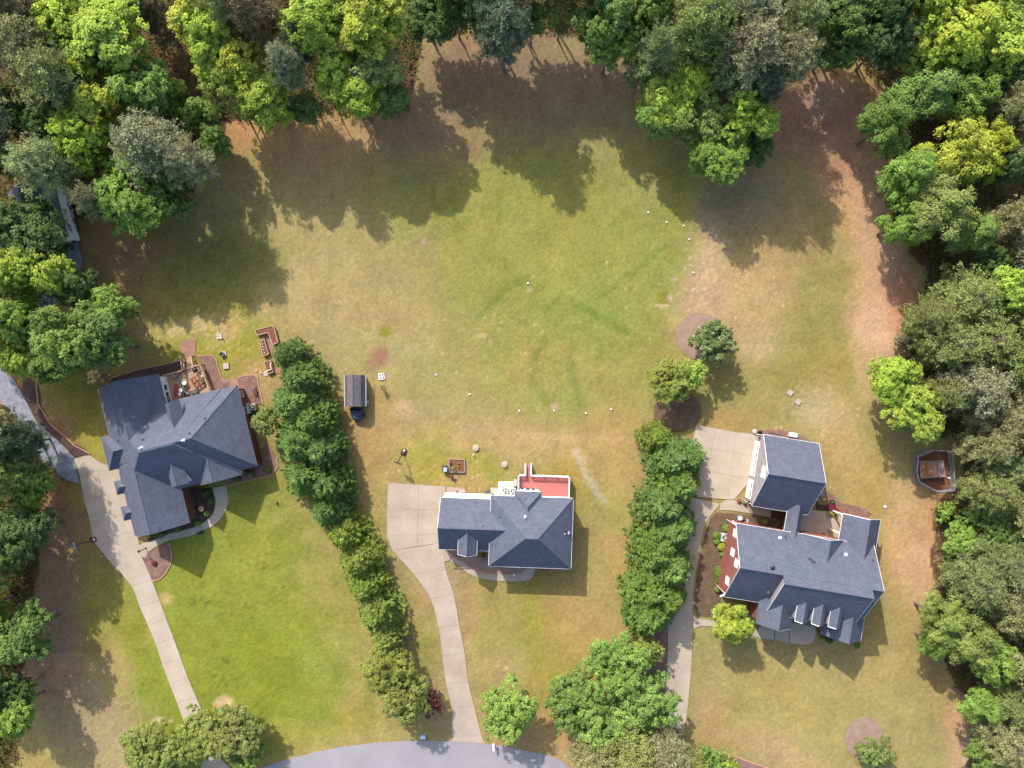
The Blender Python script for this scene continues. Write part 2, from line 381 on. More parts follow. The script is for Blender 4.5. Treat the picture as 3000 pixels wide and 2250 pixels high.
stroke([(1380, 1262), (1600, 1282), (1880, 1290)], 12, (206, 172, 126), .5); stroke([(1400, 1290), (1640, 1310)], 10, (200, 166, 118), .4)
stroke([(560, 1180), (560, 1181)], 4, G2, .1)
for x, y, r in [(1127, 972, 18), (1945, 868, 24)]:
    blob(x, y, r, r, 0, (150, 142, 58), .8, .3, .3)
for x, y, rx, ry, c in [(1110, 1045, 26, 30, (170, 122, 100)), (660, 2055, 26, 18, (232, 196, 160)), (640, 2062, 16, 12, (226, 190, 150)), (463, 2108, 15, 10, (228, 194, 160)), (501, 2111, 6, 6, (226, 190, 156)), (483, 1755, 20, 18, (200, 172, 116)), (1242, 705, 8, 12, (206, 168, 140)), (1562, 808, 5, 5, (216, 180, 156)), (1550, 850, 11, 5, (214, 184, 140)), (1963, 870, 6, 12, (220, 184, 160)), (1940, 895, 22, 6, (216, 186, 150)), (1975, 815, 12, 5, (214, 180, 160)), (1410, 985, 18, 8, (204, 178, 130)), (1482, 2140, 18, 8, (214, 150, 116)), (1483, 1957, 6, 6, (226, 206, 176)), (1625, 1190, 12, 10, (220, 172, 140)), (1490, 1098, 5, 8, (206, 166, 126)), (1180, 1200, 30, 26, (204, 176, 128)), (1500, 1440, 20, 4, (190, 130, 90))]:
    blob(x, y, rx, ry, 0, c, .85, .35, .6)
wr = random.Random(5)
WEEDS = []
for cx, cy, sx, sy, n in [(760, 1640, 70, 45, 34), (690, 1770, 50, 30, 24), (585, 1765, 28, 16, 20), (655, 1945, 22, 22, 22), (690, 2000, 60, 28, 26), (800, 1925, 40, 25, 6), (420, 1990, 30, 50, 8)]:
    for _ in range(n):
        x, y = wr.gauss(cx, sx), wr.gauss(cy, sy * .8)
        r = wr.uniform(2.2, 6)
        WEEDS.append((x, y, r))
        i0, i1 = int((x + 120) / STEP), int((y + 120) / STEP)
        k = 2
        sl = (slice(max(i1 - k, 0), i1 + k + 1), slice(max(i0 - k, 0), i0 + k + 1))
        w = np.clip(1.4 - np.hypot(PX[sl] - x, PY[sl] - y) / r, 0, 1)[..., None] * wr.uniform(.3, .6)
        colr[sl] = colr[sl] * (1 - w) + np.array((92, 110, 46.)) * w
for cx, cy, sx, sy, n in [(1450, 1000, 90, 60, 40), (2200, 900, 60, 90, 70), (2070, 780, 30, 90, 50), (1330, 1420, 160, 40, 60), (570, 960, 80, 22, 90), (660, 985, 40, 40, 40), (2420, 1230, 60, 60, 40), (2580, 950, 50, 60, 50), (2700, 1650, 40, 50, 40), (1900, 800, 120, 90, 30), (730, 1060, 50, 40, 20)]:
    for _ in range(n):
        x, y = wr.gauss(cx, sx), wr.gauss(cy, sy)
        i0, i1 = int((x + 120) / STEP), int((y + 120) / STEP)
        if 0 < i0 < len(gx) - 1 and 0 < i1 < len(gy) - 1:
            w = wr.uniform(.3, .8)
            colr[i1, i0] = colr[i1, i0] * (1 - w) + np.array((222, 192, 148.)) * w
colr *= (1 + (N3 - .5) * 0.14 + (N4 - .5) * 0.08)[..., None]
sp = nr.random(PX.shape)
colr *= (1 + (sp - .5) * 0.09)[..., None]
colr[..., 0] *= 1 + (N2 - .5) * 0.12
cl = np.clip(colr, 0, 255) / 255.0
cl = np.where(cl <= 0.04045, cl / 12.92, ((cl + 0.055) / 1.055) ** 2.4) / KA
nx, ny = len(gx), len(gy)
gv = np.stack([(PX - 1500) * S, (1125 - PY) * S, (N3 - .5) * 0.05], -1).reshape(-1, 3)
gv[:, 2] -= 0.025
ii = np.arange(nx * ny).reshape(ny, nx)
gf = np.stack([ii[1:, :-1], ii[1:, 1:], ii[:-1, 1:], ii[:-1, :-1]], -1).reshape(-1, 4)
def quadmesh(name, v, f):
    me = bpy.data.meshes.new(name)
    me.vertices.add(len(v)); me.vertices.foreach_set('co', np.ascontiguousarray(v, dtype=np.float32).ravel())
    k = f.shape[1]
    me.loops.add(len(f) * k); me.loops.foreach_set('vertex_index', np.ascontiguousarray(f, dtype=np.int32).ravel())
    me.polygons.add(len(f)); me.polygons.foreach_set('loop_start', np.arange(0, len(f) * k, k, dtype=np.int32))
    me.update(calc_edges=True)
    return me
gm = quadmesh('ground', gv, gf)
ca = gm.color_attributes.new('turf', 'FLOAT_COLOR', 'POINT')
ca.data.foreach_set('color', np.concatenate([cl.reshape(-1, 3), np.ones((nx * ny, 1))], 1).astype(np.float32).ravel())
def groundmat():
    m = bpy.data.materials.new('turf'); m.use_nodes = True
    t = m.node_tree; n = t.nodes; L = t.links.new
    b = n['Principled BSDF']; b.inputs['Roughness'].default_value = 1; b.inputs['Specular IOR Level'].default_value = 0.1
    at = n.new('ShaderNodeAttribute'); at.attribute_name = 'turf'
    g = n.new('ShaderNodeNewGeometry')
    prev = at.outputs['Color']
    for scale, lo, det in ((0.35, 0.90, 6), (1.7, 0.85, 5), (6.0, 0.70, 4)):
        a = n.new('ShaderNodeTexNoise'); a.inputs['Scale'].default_value = scale; a.inputs['Detail'].default_value = det; a.inputs['Roughness'].default_value = 0.65
        L(g.outputs['Position'], a.inputs['Vector'])
        r = n.new('ShaderNodeMapRange'); r.inputs[1].default_value = 0.28; r.inputs[2].default_value = 0.72; r.inputs[3].default_value = lo; r.inputs[4].default_value = 2 - lo
        L(a.outputs[0], r.inputs[0])
        mm = n.new('ShaderNodeMix'); mm.data_type = 'RGBA'; mm.blend_type = 'MULTIPLY'; mm.inputs[0].default_value = 1
        L(prev, mm.inputs[6]); L(r.outputs[0], mm.inputs[7]); prev = mm.outputs[2]
    # tufts lean towards green or straw
    a2 = n.new('ShaderNodeTexNoise'); a2.inputs['Scale'].default_value = 2.6; a2.inputs['Detail'].default_value = 6; a2.inputs['Roughness'].default_value = 0.75
    L(g.outputs['Position'], a2.inputs['Vector'])
    r = n.new('ShaderNodeMapRange'); r.inputs[1].default_value = 0.38; r.inputs[2].default_value = 0.62
    L(a2.outputs[0], r.inputs[0])
    tint = n.new('ShaderNodeMix'); tint.data_type = 'RGBA'
    tint.inputs[6].default_value = (0.93, 1.02, 0.90, 1); tint.inputs[7].default_value = (1.08, 0.99, 1.12, 1)
    L(r.outputs[0], tint.inputs[0])
    mm = n.new('ShaderNodeMix'); mm.data_type = 'RGBA'; mm.blend_type = 'MULTIPLY'; mm.inputs[0].default_value = 1
    L(prev, mm.inputs[6]); L(tint.outputs[2], mm.inputs[7]); L(mm.outputs[2], b.inputs['Base Color'])
    bp = n.new('ShaderNodeBump'); bp.inputs['Distance'].default_value = 0.05
    a3 = n.new('ShaderNodeTexNoise'); a3.inputs['Scale'].default_value = 9; a3.inputs['Detail'].default_value = 3
    L(g.outputs['Position'], a3.inputs['Vector']); L(a3.outputs[0], bp.inputs['Height']); L(bp.outputs[0], b.inputs['Normal'])
    return m
M['turf'] = groundmat()
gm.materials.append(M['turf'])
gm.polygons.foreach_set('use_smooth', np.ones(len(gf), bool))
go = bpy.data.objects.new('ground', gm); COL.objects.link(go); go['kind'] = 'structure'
b = MB()
b.poly([(-900, -900, -.25), (900, -900, -.25), (900, 900, -.25), (-900, 900, -.25)])
M['far'] = mat('far_turf', C(120, 100, 62), 1, 0.2, 0.05)
struct('terrain', b, M['far'])

# ------------------------------------------------------------------ road, drives, walks, beds
b = MB()
b.prism([W(*p) for p in [(700, 2270), (773, 2247), (850, 2222), (925, 2203), (1000, 2188), (1100, 2176), (1180, 2171), (1250, 2169), (1330, 2171), (1420, 2178), (1500, 2190), (1580, 2206), (1640, 2226), (1672, 2250), (1760, 2330), (1800, 2600), (500, 2600), (500, 2370)]], -.1, .035)
struct('road', b, M['asphalt'])

def shrink(pts, d):
    n = len(pts); out = []
    c = sum((Vector(p[:2]) for p in pts), Vector((0, 0))) / n
    for p in pts:
        p = Vector(p[:2]); v = c - p
        out.append(p + v.normalized() * min(d * 1.35, v.length * .3))
    return out
def slabs(par, quads, m, z=0.09, gap=0.012, name='slab'):
    for k, q in enumerate(quads):
        mb = MB()
        mb.prism(shrink([W(*p) for p in q], gap), -.05, z + rng.uniform(-.006, .006))
        mb.build(name, m, par)
def smooth(pts, k=4):
    out = []
    for i in range(len(pts) - 1):
        p0, p1, p2, p3 = pts[max(i - 1, 0)], pts[i], pts[i + 1], pts[min(i + 2, len(pts) - 1)]
        seg = []
        for j in range(k + 1):
            t = j / k
            seg.append(tuple(.5 * (2 * p1[c] + (p2[c] - p0[c]) * t + (2 * p0[c] - 5 * p1[c] + 4 * p2[c] - p3[c]) * t * t + (3 * p1[c] - p0[c] - 3 * p2[c] + p3[c]) * t ** 3) for c in (0, 1)))
        out.append(seg)
    return out
def strip(Ls, Rs):
    return [l + r[::-1] for l, r in zip(smooth(Ls), smooth(Rs))]
def strip_old(Ls, Rs):
    return [(Ls[i], Rs[i], Rs[i + 1], Ls[i + 1]) for i in range(len(Ls) - 1)]
def grid(rows):
    return [(a[k], a[k + 1], c[k + 1], c[k]) for a, c in zip(rows, rows[1:]) for k in range(len(a) - 1)]
def setting(name):
    o = bpy.data.objects.new(name, None); COL.objects.link(o); o['kind'] = 'structure'; OFF[o.name] = Vector((0, 0, 0)); return o

drv = setting('driveway')
rowsA = [[(217, 1343), (262, 1333), (291, 1354)], [(234, 1392), (288, 1380), (352, 1378)], [(246, 1464), (301, 1452), (372, 1438)], [(262, 1515), (315, 1502), (384, 1490)], [(273, 1584), (328, 1570), (400, 1556)], [(330, 1653), (346, 1664), (419, 1637)]]
slabs(drv, grid(rowsA), M['concrete'])
La = [(330, 1653), (386, 1717), (409, 1776), (434, 1832), (456, 1886), (475, 1945), (497, 2002), (518, 2056), (540, 2115), (564, 2172), (590, 2235), (575, 2262)]
Ra = [(419, 1637), (445, 1697), (468, 1758), (488, 1812), (509, 1868), (530, 1926), (551, 1984), (576, 2042), (597, 2092), (622, 2150), (650, 2222), (690, 2262)]
slabs(drv, strip(La, Ra), M['concrete'])
b = MB()
b.prism([W(*p) for p in [(405, 1600), (419, 1590), (449, 1586), (452, 1604), (436, 1617), (424, 1634), (418, 1630)]], -.05, .085)
b.build('landing', M['concrete'], drv)

drv2 = setting('driveway')
rowsB = [[(1137, 1415), (1226, 1420), (1306, 1425)], [(1134, 1490), (1225, 1492), (1303, 1494)], [(1134, 1570), (1224, 1566), (1300, 1562)], [(1149, 1613), (1222, 1600), (1296, 1590)]]
slabs(drv2, grid(rowsB), M['concrete_old'])
slabs(drv2, [((1308, 1425), (1362, 1431), (1363, 1452), (1308, 1452))], M['concrete_old'])
Lb = [(1149, 1613), (1212, 1681), (1262, 1755), (1285, 1839), (1296, 1920), (1307, 2002), (1323, 2074), (1325, 2160), (1322, 2172)]
Rb = [(1296, 1590), (1306, 1668), (1329, 1737), (1346, 1830), (1362, 1914), (1372, 1996), (1389, 2067), (1410, 2150), (1420, 2178)]
slabs(drv2, strip(Lb, Rb), M['concrete_old'])
slabs(drv2, [((1292, 1604), (1325, 1627), (1316, 1642), (1292, 1648))], M['concrete_old'])

drv3 = setting('driveway')
rowsC = [[(2040, 1244), (2099, 1256), (2158, 1266), (2219, 1272)], [(2026, 1310), (2084, 1316), (2147, 1326), (2212, 1337)], [(2012, 1372), (2074, 1380), (2141, 1393), (2203, 1402)], [(1997, 1450), (2064, 1458), (2131, 1463), (2150, 1463)]]
slabs(drv3, grid(rowsC), M['concrete'])
Lc = [(1997, 1450), (1985, 1530), (1975, 1630), (1962, 1725), (1956, 1816), (1956, 1900), (1952, 1985), (1943, 2085), (1925, 2170), (1900, 2275)]
Rc = [(2110, 1476), (2067, 1535), (2047, 1625), (2031, 1720), (2028, 1815), (2027, 1890), (2024, 1965), (2013, 2085), (1998, 2170), (1975, 2275)]
slabs(drv3, strip(Lc, Rc), M['concrete'])

wk = setting('walkway')
I1 = [(623, 1429), (629, 1456), (631, 1476), (625, 1503), (603, 1527), (571, 1544), (546, 1551), (521, 1558), (495, 1564), (468, 1575), (449, 1584)]
O1 = [(664, 1422), (669, 1456), (667, 1481), (654, 1510), (629, 1537), (593, 1555), (562, 1569), (536, 1575), (510, 1580), (481, 1589), (451, 1605)]
slabs(wk, strip(I1, O1), M['concrete'], .08)
wk2 = setting('walkway')
I2 = [(1325, 1629), (1352, 1645), (1377, 1663), (1408, 1677), (1453, 1681), (1510, 1681), (1539, 1668), (1545, 1655)]
O2 = [(1318, 1643), (1341, 1655), (1362, 1672), (1390, 1688), (1440, 1700), (1525, 1703), (1560, 1692), (1568, 1655)]
slabs(wk2, strip(I2, O2), M['concrete_old'], .08)
wk3 = setting('walkway')
slabs(wk3, [((2203, 1858), (2250, 1815), (2268, 1818), (2268, 1874), (2227, 1870)), ((2270, 1818), (2312, 1822), (2310, 1883), (2270, 1875)), ((2313, 1822), (2394, 1836), (2391, 1857), (2379, 1884), (2353, 1889), (2312, 1883)),
            ((2203, 1856), (2226, 1868), (2180, 1855), (2150, 1840), (2160, 1826)), ((2029, 1797), (2045, 1811), (2075, 1816), (2158, 1826), (2148, 1840), (2080, 1834), (2050, 1834), (2029, 1842)),
            ((2110, 1474), (2131, 1464), (2150, 1464), (2168, 1477), (2205, 1484), (2211, 1506), (2140, 1495), (2108, 1494)), ((2206, 1486), (2262, 1494), (2258, 1516), (2212, 1507))], M['concrete'], .08)

def bed(pts, m, z=0.06, name='mulch_bed', edge=None):
    mb = MB()
    P = []
    for i, p in enumerate(pts):
        q = pts[(i + 1) % len(pts)]
        k = max(1, int(math.hypot(q[0] - p[0], q[1] - p[1]) / 9))
        for j in range(k):
            P.append(W(p[0] + (q[0] - p[0]) * j / k + rng.uniform(-1.3, 1.3), p[1] + (q[1] - p[1]) * j / k + rng.uniform(-1.3, 1.3)))
    # a gently crowned bed: the rim at grade, the middle raised
    c = sum(P, Vector()) / len(P)
    inner = [p.lerp(c, .22) for p in P]
    n = len(P)
    for k in range(n):
        q = (k + 1) % n
        mb.poly([(P[k].x, P[k].y, -.03), (P[q].x, P[q].y, -.03), (P[q].x, P[q].y, z), (P[k].x, P[k].y, z)])
        mb.poly([(P[k].x, P[k].y, z), (P[q].x, P[q].y, z), (inner[q].x, inner[q].y, z + .05), (inner[k].x, inner[k].y, z + .05)])
    mb.poly([(p.x, p.y, z + .05) for p in inner])
    a = sum(P[i].x * P[(i + 1) % n].y - P[(i + 1) % n].x * P[i].y for i in range(n))
    if a < 0: mb.f = [tuple(reversed(f)) for f in mb.f]
    o = struct(name, mb, m)
    if edge:
        eb = MB()
        for i in range(len(edge) - 1):
            p, q = W(*edge[i]), W(*edge[i + 1])
            eb.tube((p.x, p.y, .06), (q.x, q.y, .06), .07, n=4)
        OFF[o.name] = Vector((0, 0, 0))
        eb.build('edging', M['edging'], o)
    return o
def ell(cx, cy, rx, ry, n=24, a0=0):
    return [(cx + rx * math.cos(2 * math.pi * k / n) * (1 + .03 * math.sin(3 * k)), cy + ry * math.sin(2 * math.pi * k / n)) for k in range(n)]
tear = [(420, 1637), (427, 1625), (456, 1608), (481, 1591), (493, 1590), (501, 1607), (504, 1630), (500, 1654), (485, 1681), (468, 1697), (452, 1702), (445, 1698)]
bed(tear, M['mulch'], edge=tear[4:])
bed([(540, 1428), (621, 1430), (627, 1457), (629, 1476), (623, 1502), (601, 1525), (570, 1541), (556, 1520)], M['mulch_dark'])
bed([(404, 1577), (430, 1560), (556, 1528), (569, 1542), (534, 1553), (494, 1562), (467, 1573), (447, 1583), (425, 1588)], M['mulch_dark'])
bed([(666, 1420), (640, 1395), (750, 1330), (785, 1298), (808, 1340), (814, 1365), (800, 1387), (768, 1398), (700, 1412)], M['mulch'], edge=[(666, 1421), (700, 1413), (768, 1399), (800, 1388), (815, 1366), (809, 1340)])
bed([(317, 1140), (319, 1117), (330, 1107), (400, 1085), (470, 1071), (532, 1056), (545, 1062), (540, 1088), (460, 1103), (400, 1120)], M['mulch_dark'], edge=[(317, 1140), (319, 1116), (330, 1106), (400, 1084), (470, 1070), (532, 1055)])
bed([(575, 1043), (593, 1045), (616, 1040), (627, 1045), (633, 1055), (639, 1080), (649, 1112), (655, 1118), (671, 1114), (676, 1135), (640, 1150), (618, 1143), (592, 1069)], M['mulch'], edge=[(575, 1042), (593, 1044), (616, 1039), (627, 1044), (634, 1055), (640, 1080), (650, 1111), (656, 1117), (671, 1113)])
bed([(696, 1107), (720, 1101), (743, 1099), (753, 1107), (758, 1135), (765, 1160), (770, 1185), (735, 1185), (700, 1140)], M['mulch'], edge=[(696, 1106), (720, 1100), (743, 1098), (754, 1106), (759, 1135), (766, 1160), (771, 1185)])
dk = [(68, 1098), (106, 1120), (113, 1184), (149, 1243), (221, 1306), (264, 1329), (219, 1341), (181, 1300), (104, 1228), (66, 1150)]
bed(dk, M['mulch_dark'], edge=[(106, 1120), (113, 1184), (149, 1243), (221, 1306), (264, 1329)])
bed([(1309, 1614), (1327, 1626), (1353, 1642), (1378, 1661), (1409, 1674), (1455, 1678), (1528, 1677), (1536, 1660), (1440, 1640), (1330, 1600)], M['mulch_pink'], edge=[(1309, 1614), (1327, 1627), (1353, 1643), (1378, 1662), (1409, 1675), (1455, 1679), (1528, 1678), (1537, 1662)])
bed([(1572, 1668), (1598, 1675), (1624, 1662), (1610, 1645), (1575, 1645)], M['mulch'])
bed([(2100, 1500), (2150, 1504), (2150, 1520), (2128, 1650), (2112, 1760), (2080, 1808), (2046, 1804), (2034, 1780), (2036, 1720), (2052, 1628), (2066, 1562), (2082, 1520)], M['mulch_brown'])
bed([(2135, 1503), (2210, 1509), (2300, 1528), (2300, 1552), (2220, 1545), (2160, 1535)], M['mulch_brown'])
bed([(2416, 1433), (2440, 1450), (2460, 1472), (2527, 1486), (2551, 1505), (2540, 1518), (2470, 1508), (2445, 1496), (2425, 1480)], M['mulch'])
bed([(2222, 1270), (2232, 1260), (2260, 1257), (2310, 1262), (2350, 1275), (2378, 1294), (2300, 1292)], M['mulch'])
bed([(2150, 1461), (2170, 1458), (2190, 1462), (2202, 1482), (2168, 1476)], M['mulch_pink'], edge=[(2150, 1461), (2168, 1477), (2202, 1483)])
bed(ell(2533, 2163, 58, 62), M['mulch_pink'])
bed(ell(2048, 985, 66, 70), M['mulch_pink'])
bed(ell(1985, 1205, 70, 60), M['mulch_brown'])
bed([(2013, 2180), (2070, 2187), (2150, 2215), (2250, 2250), (2300, 2300), (1990, 2300)], M['mulch'], edge=[(2070, 2187), (2150, 2215), (2250, 2250)])
bed([(1940, 1790), (1954, 1800), (1954, 1960), (1935, 2090), (1890, 2140), (1870, 2000), (1900, 1850)], M['mulch'])
gv_ = MB()
gv_.prism([W(*p) for p in [(-60, 1010), (10, 1060), (62, 1148), (104, 1230), (181, 1302), (217, 1343), (233, 1417), (200, 1408), (172, 1390), (113, 1338), (45, 1229), (0, 1175), (-60, 1080)]], -.05, .03)
struct('gravel_path', gv_, M['gravel'])
gv_ = MB()
gv_.prism([W(*p) for p in [(188, 700), (226, 695), (242, 770), (236, 800), (120, 930), (60, 960), (40, 930), (110, 880), (190, 790)]], -.05, .03)
struct('gravel_path', gv_, M['gravel'])
b = MB()
fan = [(523, 1009), (531, 1000), (552, 994), (573, 996), (573, 1044), (546, 1051)]
b.prism([W(*p) for p in fan], -.05, .06); struct('brick_path', b, M['paver'])
b = MB()
b.prism([W(*p) for p in [(671, 1114), (696, 1107), (705, 1140), (676, 1138)]], -.05, .055); struct('brick_path', b, M['paver'])
# ------------------------------------------------------------------ houses
class Frame:
    def __init__(s, ox, oy, ux, uy, flip=False):
        n = math.hypot(ux, uy); s.ox, s.oy = ox, oy
        s.ux, s.uy = ux / n, uy / n
        s.vx, s.vy = (-s.uy, s.ux)
        if flip: s.ux, s.uy = -s.ux, -s.uy
    def __call__(s, u, v, z=0):
        return Vector(((s.ox + u * s.ux + v * s.vx) * S, -(s.oy + u * s.uy + v * s.vy) * S, z))
    def inv(s, p):
        x, y = p[0] / S - s.ox, -p[1] / S - s.oy
        return x * s.ux + y * s.uy, x * s.vx + y * s.vy
    def dirs(s):
        return Vector((s.ux, -s.uy, 0)), Vector((s.vx, -s.vy, 0))

class House:
    def __init__(s, fr, name, label, cat, wall, trim, u0, v0, shingle='shingle'):
        s.fr, s.wallm, s.trimm, s.sh = fr, wall, trim, shingle
        s.root = thing(name, label, cat, tuple(fr(u0, v0, 0)))
        s.surf = []
    def z(s, px, py):
        z = 6.0
        for _ in range(12):
            u, v = s.fr.inv(W(px, py, z))
            z2 = max([f(u, v) for f in s.surf] + [0.0])
            z = z * .3 + z2 * .7
        return z
    def finish(s, rb, tb, cb, wb, par, wallm, rname='roof'):
        r = rb.build(rname, [M[s.sh]], par)
        top = par is s.root
        if tb.f: tb.build('fascia', [M[s.trimm]], r if top else par)
        if cb.f: cb.build('ridge_cap', [M[s.sh]], r if top else par)
        if wb and wb.f: wb.build('wall', [M[wallm or s.wallm]], par)
        return r
    def gable(s, u0, u1, v0, v1, ez, rz, axis='u', par=None, wallm=None, wall=True, base=0.0, inset=7, gi=5, rakes='ABab', th=0.16, eaves='AB', capr=.085):
        fr = s.fr; par = par or s.root
        g = (lambda a, t, z: fr(t, a, z)) if axis == 'u' else (lambda a, t, z: fr(a, t, z))
        a0, a1, t0, t1 = (v0, v1, u0, u1) if axis == 'u' else (u0, u1, v0, v1)
        am = (a0 + a1) / 2
        rb, tb, cb, wb = MB(), MB(), MB(), MB()
        for e0, e1 in ((a0, am), (a1, am)):
            P = [g(e0, t0, ez), g(e1, t0, rz), g(e1, t1, rz), g(e0, t1, ez)]
            Q = [p - Vector((0, 0, th)) for p in P]
            n = (P[1] - P[0]).cross(P[3] - P[0])
            if n.z < 0: P, Q = P[::-1], Q[::-1]
            rb.poly(P); rb.poly(Q[::-1])
            for i in range(4):
                j = (i + 1) % 4
                rb.poly([P[j], P[i], Q[i], Q[j]])
        d = Vector((0, 0, .06))
        for a in [x for x, k in ((a0, 'A'), (a1, 'B')) if k in eaves]: tb.tube(g(a, t0, ez) - d, g(a, t1, ez) - d, .042, n=4)
        for k, (a, t) in {'A': (a0, t0), 'B': (a1, t0), 'a': (a0, t1), 'b': (a1, t1)}.items():
            if k in rakes: tb.tube(g(a, t, ez) - d, g(am, t, rz) - d, .042, n=4)
        cb.tube(g(am, t0, rz - .01), g(am, t1, rz - .01), capr, n=5)
        if wall:
            w0, w1, s0, s1 = a0 + inset, a1 - inset, t0 + gi, t1 - gi
            zt = ez - th - .04 + (inset * S) * (rz - ez) / ((am - a0) * S) * .7
            E = [[g(w0, t, base), g(w1, t, base), g(w1, t, zt), g(am, t, rz - th - .05), g(w0, t, zt)] for t in (s0, s1)]
            wb.poly(E[0]); wb.poly(E[1][::-1])
            for i in range(5):
                j = (i + 1) % 5
                wb.poly([E[0][j], E[0][i], E[1][i], E[1][j]])
        sl = (rz - ez) / (am - a0)
        def f(u, v):
            a, t = (v, u) if axis == 'u' else (u, v)
            return rz - abs(a - am) * sl if a0 <= a <= a1 and t0 <= t <= t1 else -1
        s.surf.append(f)
        return s.finish(rb, tb, cb, wb if wall else None, par, wallm)
    def hip(s, u0, u1, v0, v1, ez, rise, axis='u', h0=True, h1=True, par=None, wallm=None, wall=True, inset=8, base=0.0, th=0.16, dz=0.0):
        fr = s.fr; par = par or s.root
        g = (lambda a, t, z: fr(t, a, z)) if axis == 'u' else (lambda a, t, z: fr(a, t, z))
        a0, a1, t0, t1 = (v0, v1, u0, u1) if axis == 'u' else (u0, u1, v0, v1)
        am, hw = (a0 + a1) / 2, (a1 - a0) / 2
        rz = ez + rise
        r0, r1 = t0 + (hw if h0 else 0), t1 - (hw if h1 else 0)
        if r0 > r1: r0 = r1 = (r0 + r1) / 2
        c = [g(a0, t0, ez), g(a1, t0, ez), g(a1, t1, ez), g(a0, t1, ez)]
        A, B = g(am, r0, rz), g(am, r1, rz)
        rb, tb, cb, wb = MB(), MB(), MB(), MB()
        faces = [[c[0], A, c[1]], [c[1], A, B, c[2]], [c[2], B, c[3]], [c[3], B, A, c[0]]]
        for F in faces:
            n = (F[1] - F[0]).cross(F[2] - F[0])
            if n.length > 1e-6 and n.z < 0: F = F[::-1]
            rb.poly(F)
        dn = [p - Vector((0, 0, th)) for p in c]
        rb.poly(dn)
        for i in range(4):
            j = (i + 1) % 4
            rb.poly([c[i], c[j], dn[j], dn[i]])
            tb.tube(c[i] - Vector((0, 0, .06)), c[j] - Vector((0, 0, .06)), .042, n=4)
        k = Vector((0, 0, -.02))
        if (A - B).length > .05: cb.tube(A + k, B + k, .085, n=5)
        if h0: cb.tube(c[0] + k, A + k, .07, n=5); cb.tube(c[1] + k, A + k, .07, n=5)
        if h1: cb.tube(c[2] + k, B + k, .07, n=5); cb.tube(c[3] + k, B + k, .07, n=5)
        if wall:
            w = [g(a0 + inset, t0 + inset, 0), g(a1 - inset, t0 + inset, 0), g(a1 - inset, t1 - inset, 0), g(a0 + inset, t1 - inset, 0)]
            wb.prism(w, base, ez - th - .02)
        sl = rise / hw
        def f(u, v):
            a, t = (v, u) if axis == 'u' else (u, v)
            if not (a0 <= a <= a1 and t0 <= t <= t1): return -1
            q = min(a - a0, a1 - a, (t - t0) if h0 else 1e9, (t1 - t) if h1 else 1e9)
            return ez + q * sl
        s.surf.append(f)
        return s.finish(rb, tb, cb, wb if wall else None, par, wallm)
    def dormer(s, u0, u1, v0, v1, ez, rz, base, wallm='siding', win=True, front=1, axis='v', name='dormer'):
        d = bpy.data.objects.new(name, None); COL.objects.link(d); d.parent = s.root; OFF[d.name] = OFF[s.root.name]
        s.gable(u0, u1, v0, v1, ez, rz, axis, par=d, wallm=wallm, base=base, inset=3, gi=4, th=.1, capr=.06, rakes='a' if s.wallm == 'brick' else '', eaves='A' if s.wallm == 'brick' else '')
        return d
    def opening(s, u, v, z, face, w, h, name='window', cross=True, mat_pane='glass'):
        """a window or door in the wall plane: face is 'u-','u+','v-','v+' (the way the wall looks)"""
        U, V = s.fr.dirs()
        n = {'u-': -U, 'u+': U, 'v-': -V, 'v+': V}[face]
        t = Vector((-n.y, n.x, 0))
        c = s.fr(u, v, z)
        mb, pb = MB(), MB()
        def bx(b, x0, x1, z0, z1, d0, d1):
            pts = [c + t * x0 + n * d0, c + t * x1 + n * d0, c + t * x1 + n * d1, c + t * x0 + n * d1]
            b.prism(pts, z + z0, z + z1)
        f = .09
        bx(mb, -w/2 - f, -w/2, -h/2 - f, h/2 + f, -.04, .07); bx(mb, w/2, w/2 + f, -h/2 - f, h/2 + f, -.04, .07)
        bx(mb, -w/2, w/2, h/2, h/2 + f, -.04, .07); bx(mb, -w/2, w/2, -h/2 - f, -h/2, -.04, .07)
        if cross:
            bx(mb, -w/2, w/2, -.025, .025, -.03, .05)
            bx(mb, -.02, .02, -h/2, -.025, -.03, .045); bx(mb, -.02, .02, .025, h/2, -.03, .045)
        bx(pb, -w/2, w/2, -h/2, h/2, -.05, .02)
        o = mb.build(name, M['white'], s.root)
        pb.build('panel' if mat_pane == 'white' else 'pane', M[mat_pane], o)
        return o
    def pipe(s, px, py, r=.06, h=.45, m='lightgrey', flash='lightgrey', name='vent_pipe'):
        z = s.z(px, py)
        p = W(px, py, z)
        b = MB()
        b.tube(p - Vector((0, 0, .2)), p + Vector((0, 0, h)), r, n=8, m=0)
        b.lathe((p.x, p.y), [(r * 2.6, z - .1), (r * 2.6, z + .10), (r * 1.1, z + .2)], 8, 1)
        return b.build(name, [M[m], M[flash]], s.root)
    def turbine(s, px, py, r=.17, m='darkgrey'):
        z = s.z(px, py); p = W(px, py, z); b = MB()
        b.lathe((p.x, p.y), [(r * .6, z - .2), (r * .6, z + .22), (r, z + .26), (r * 1.1, z + .4), (r * .5, z + .5)], 10)
        return b.build('roof_vent', M[m], s.root)

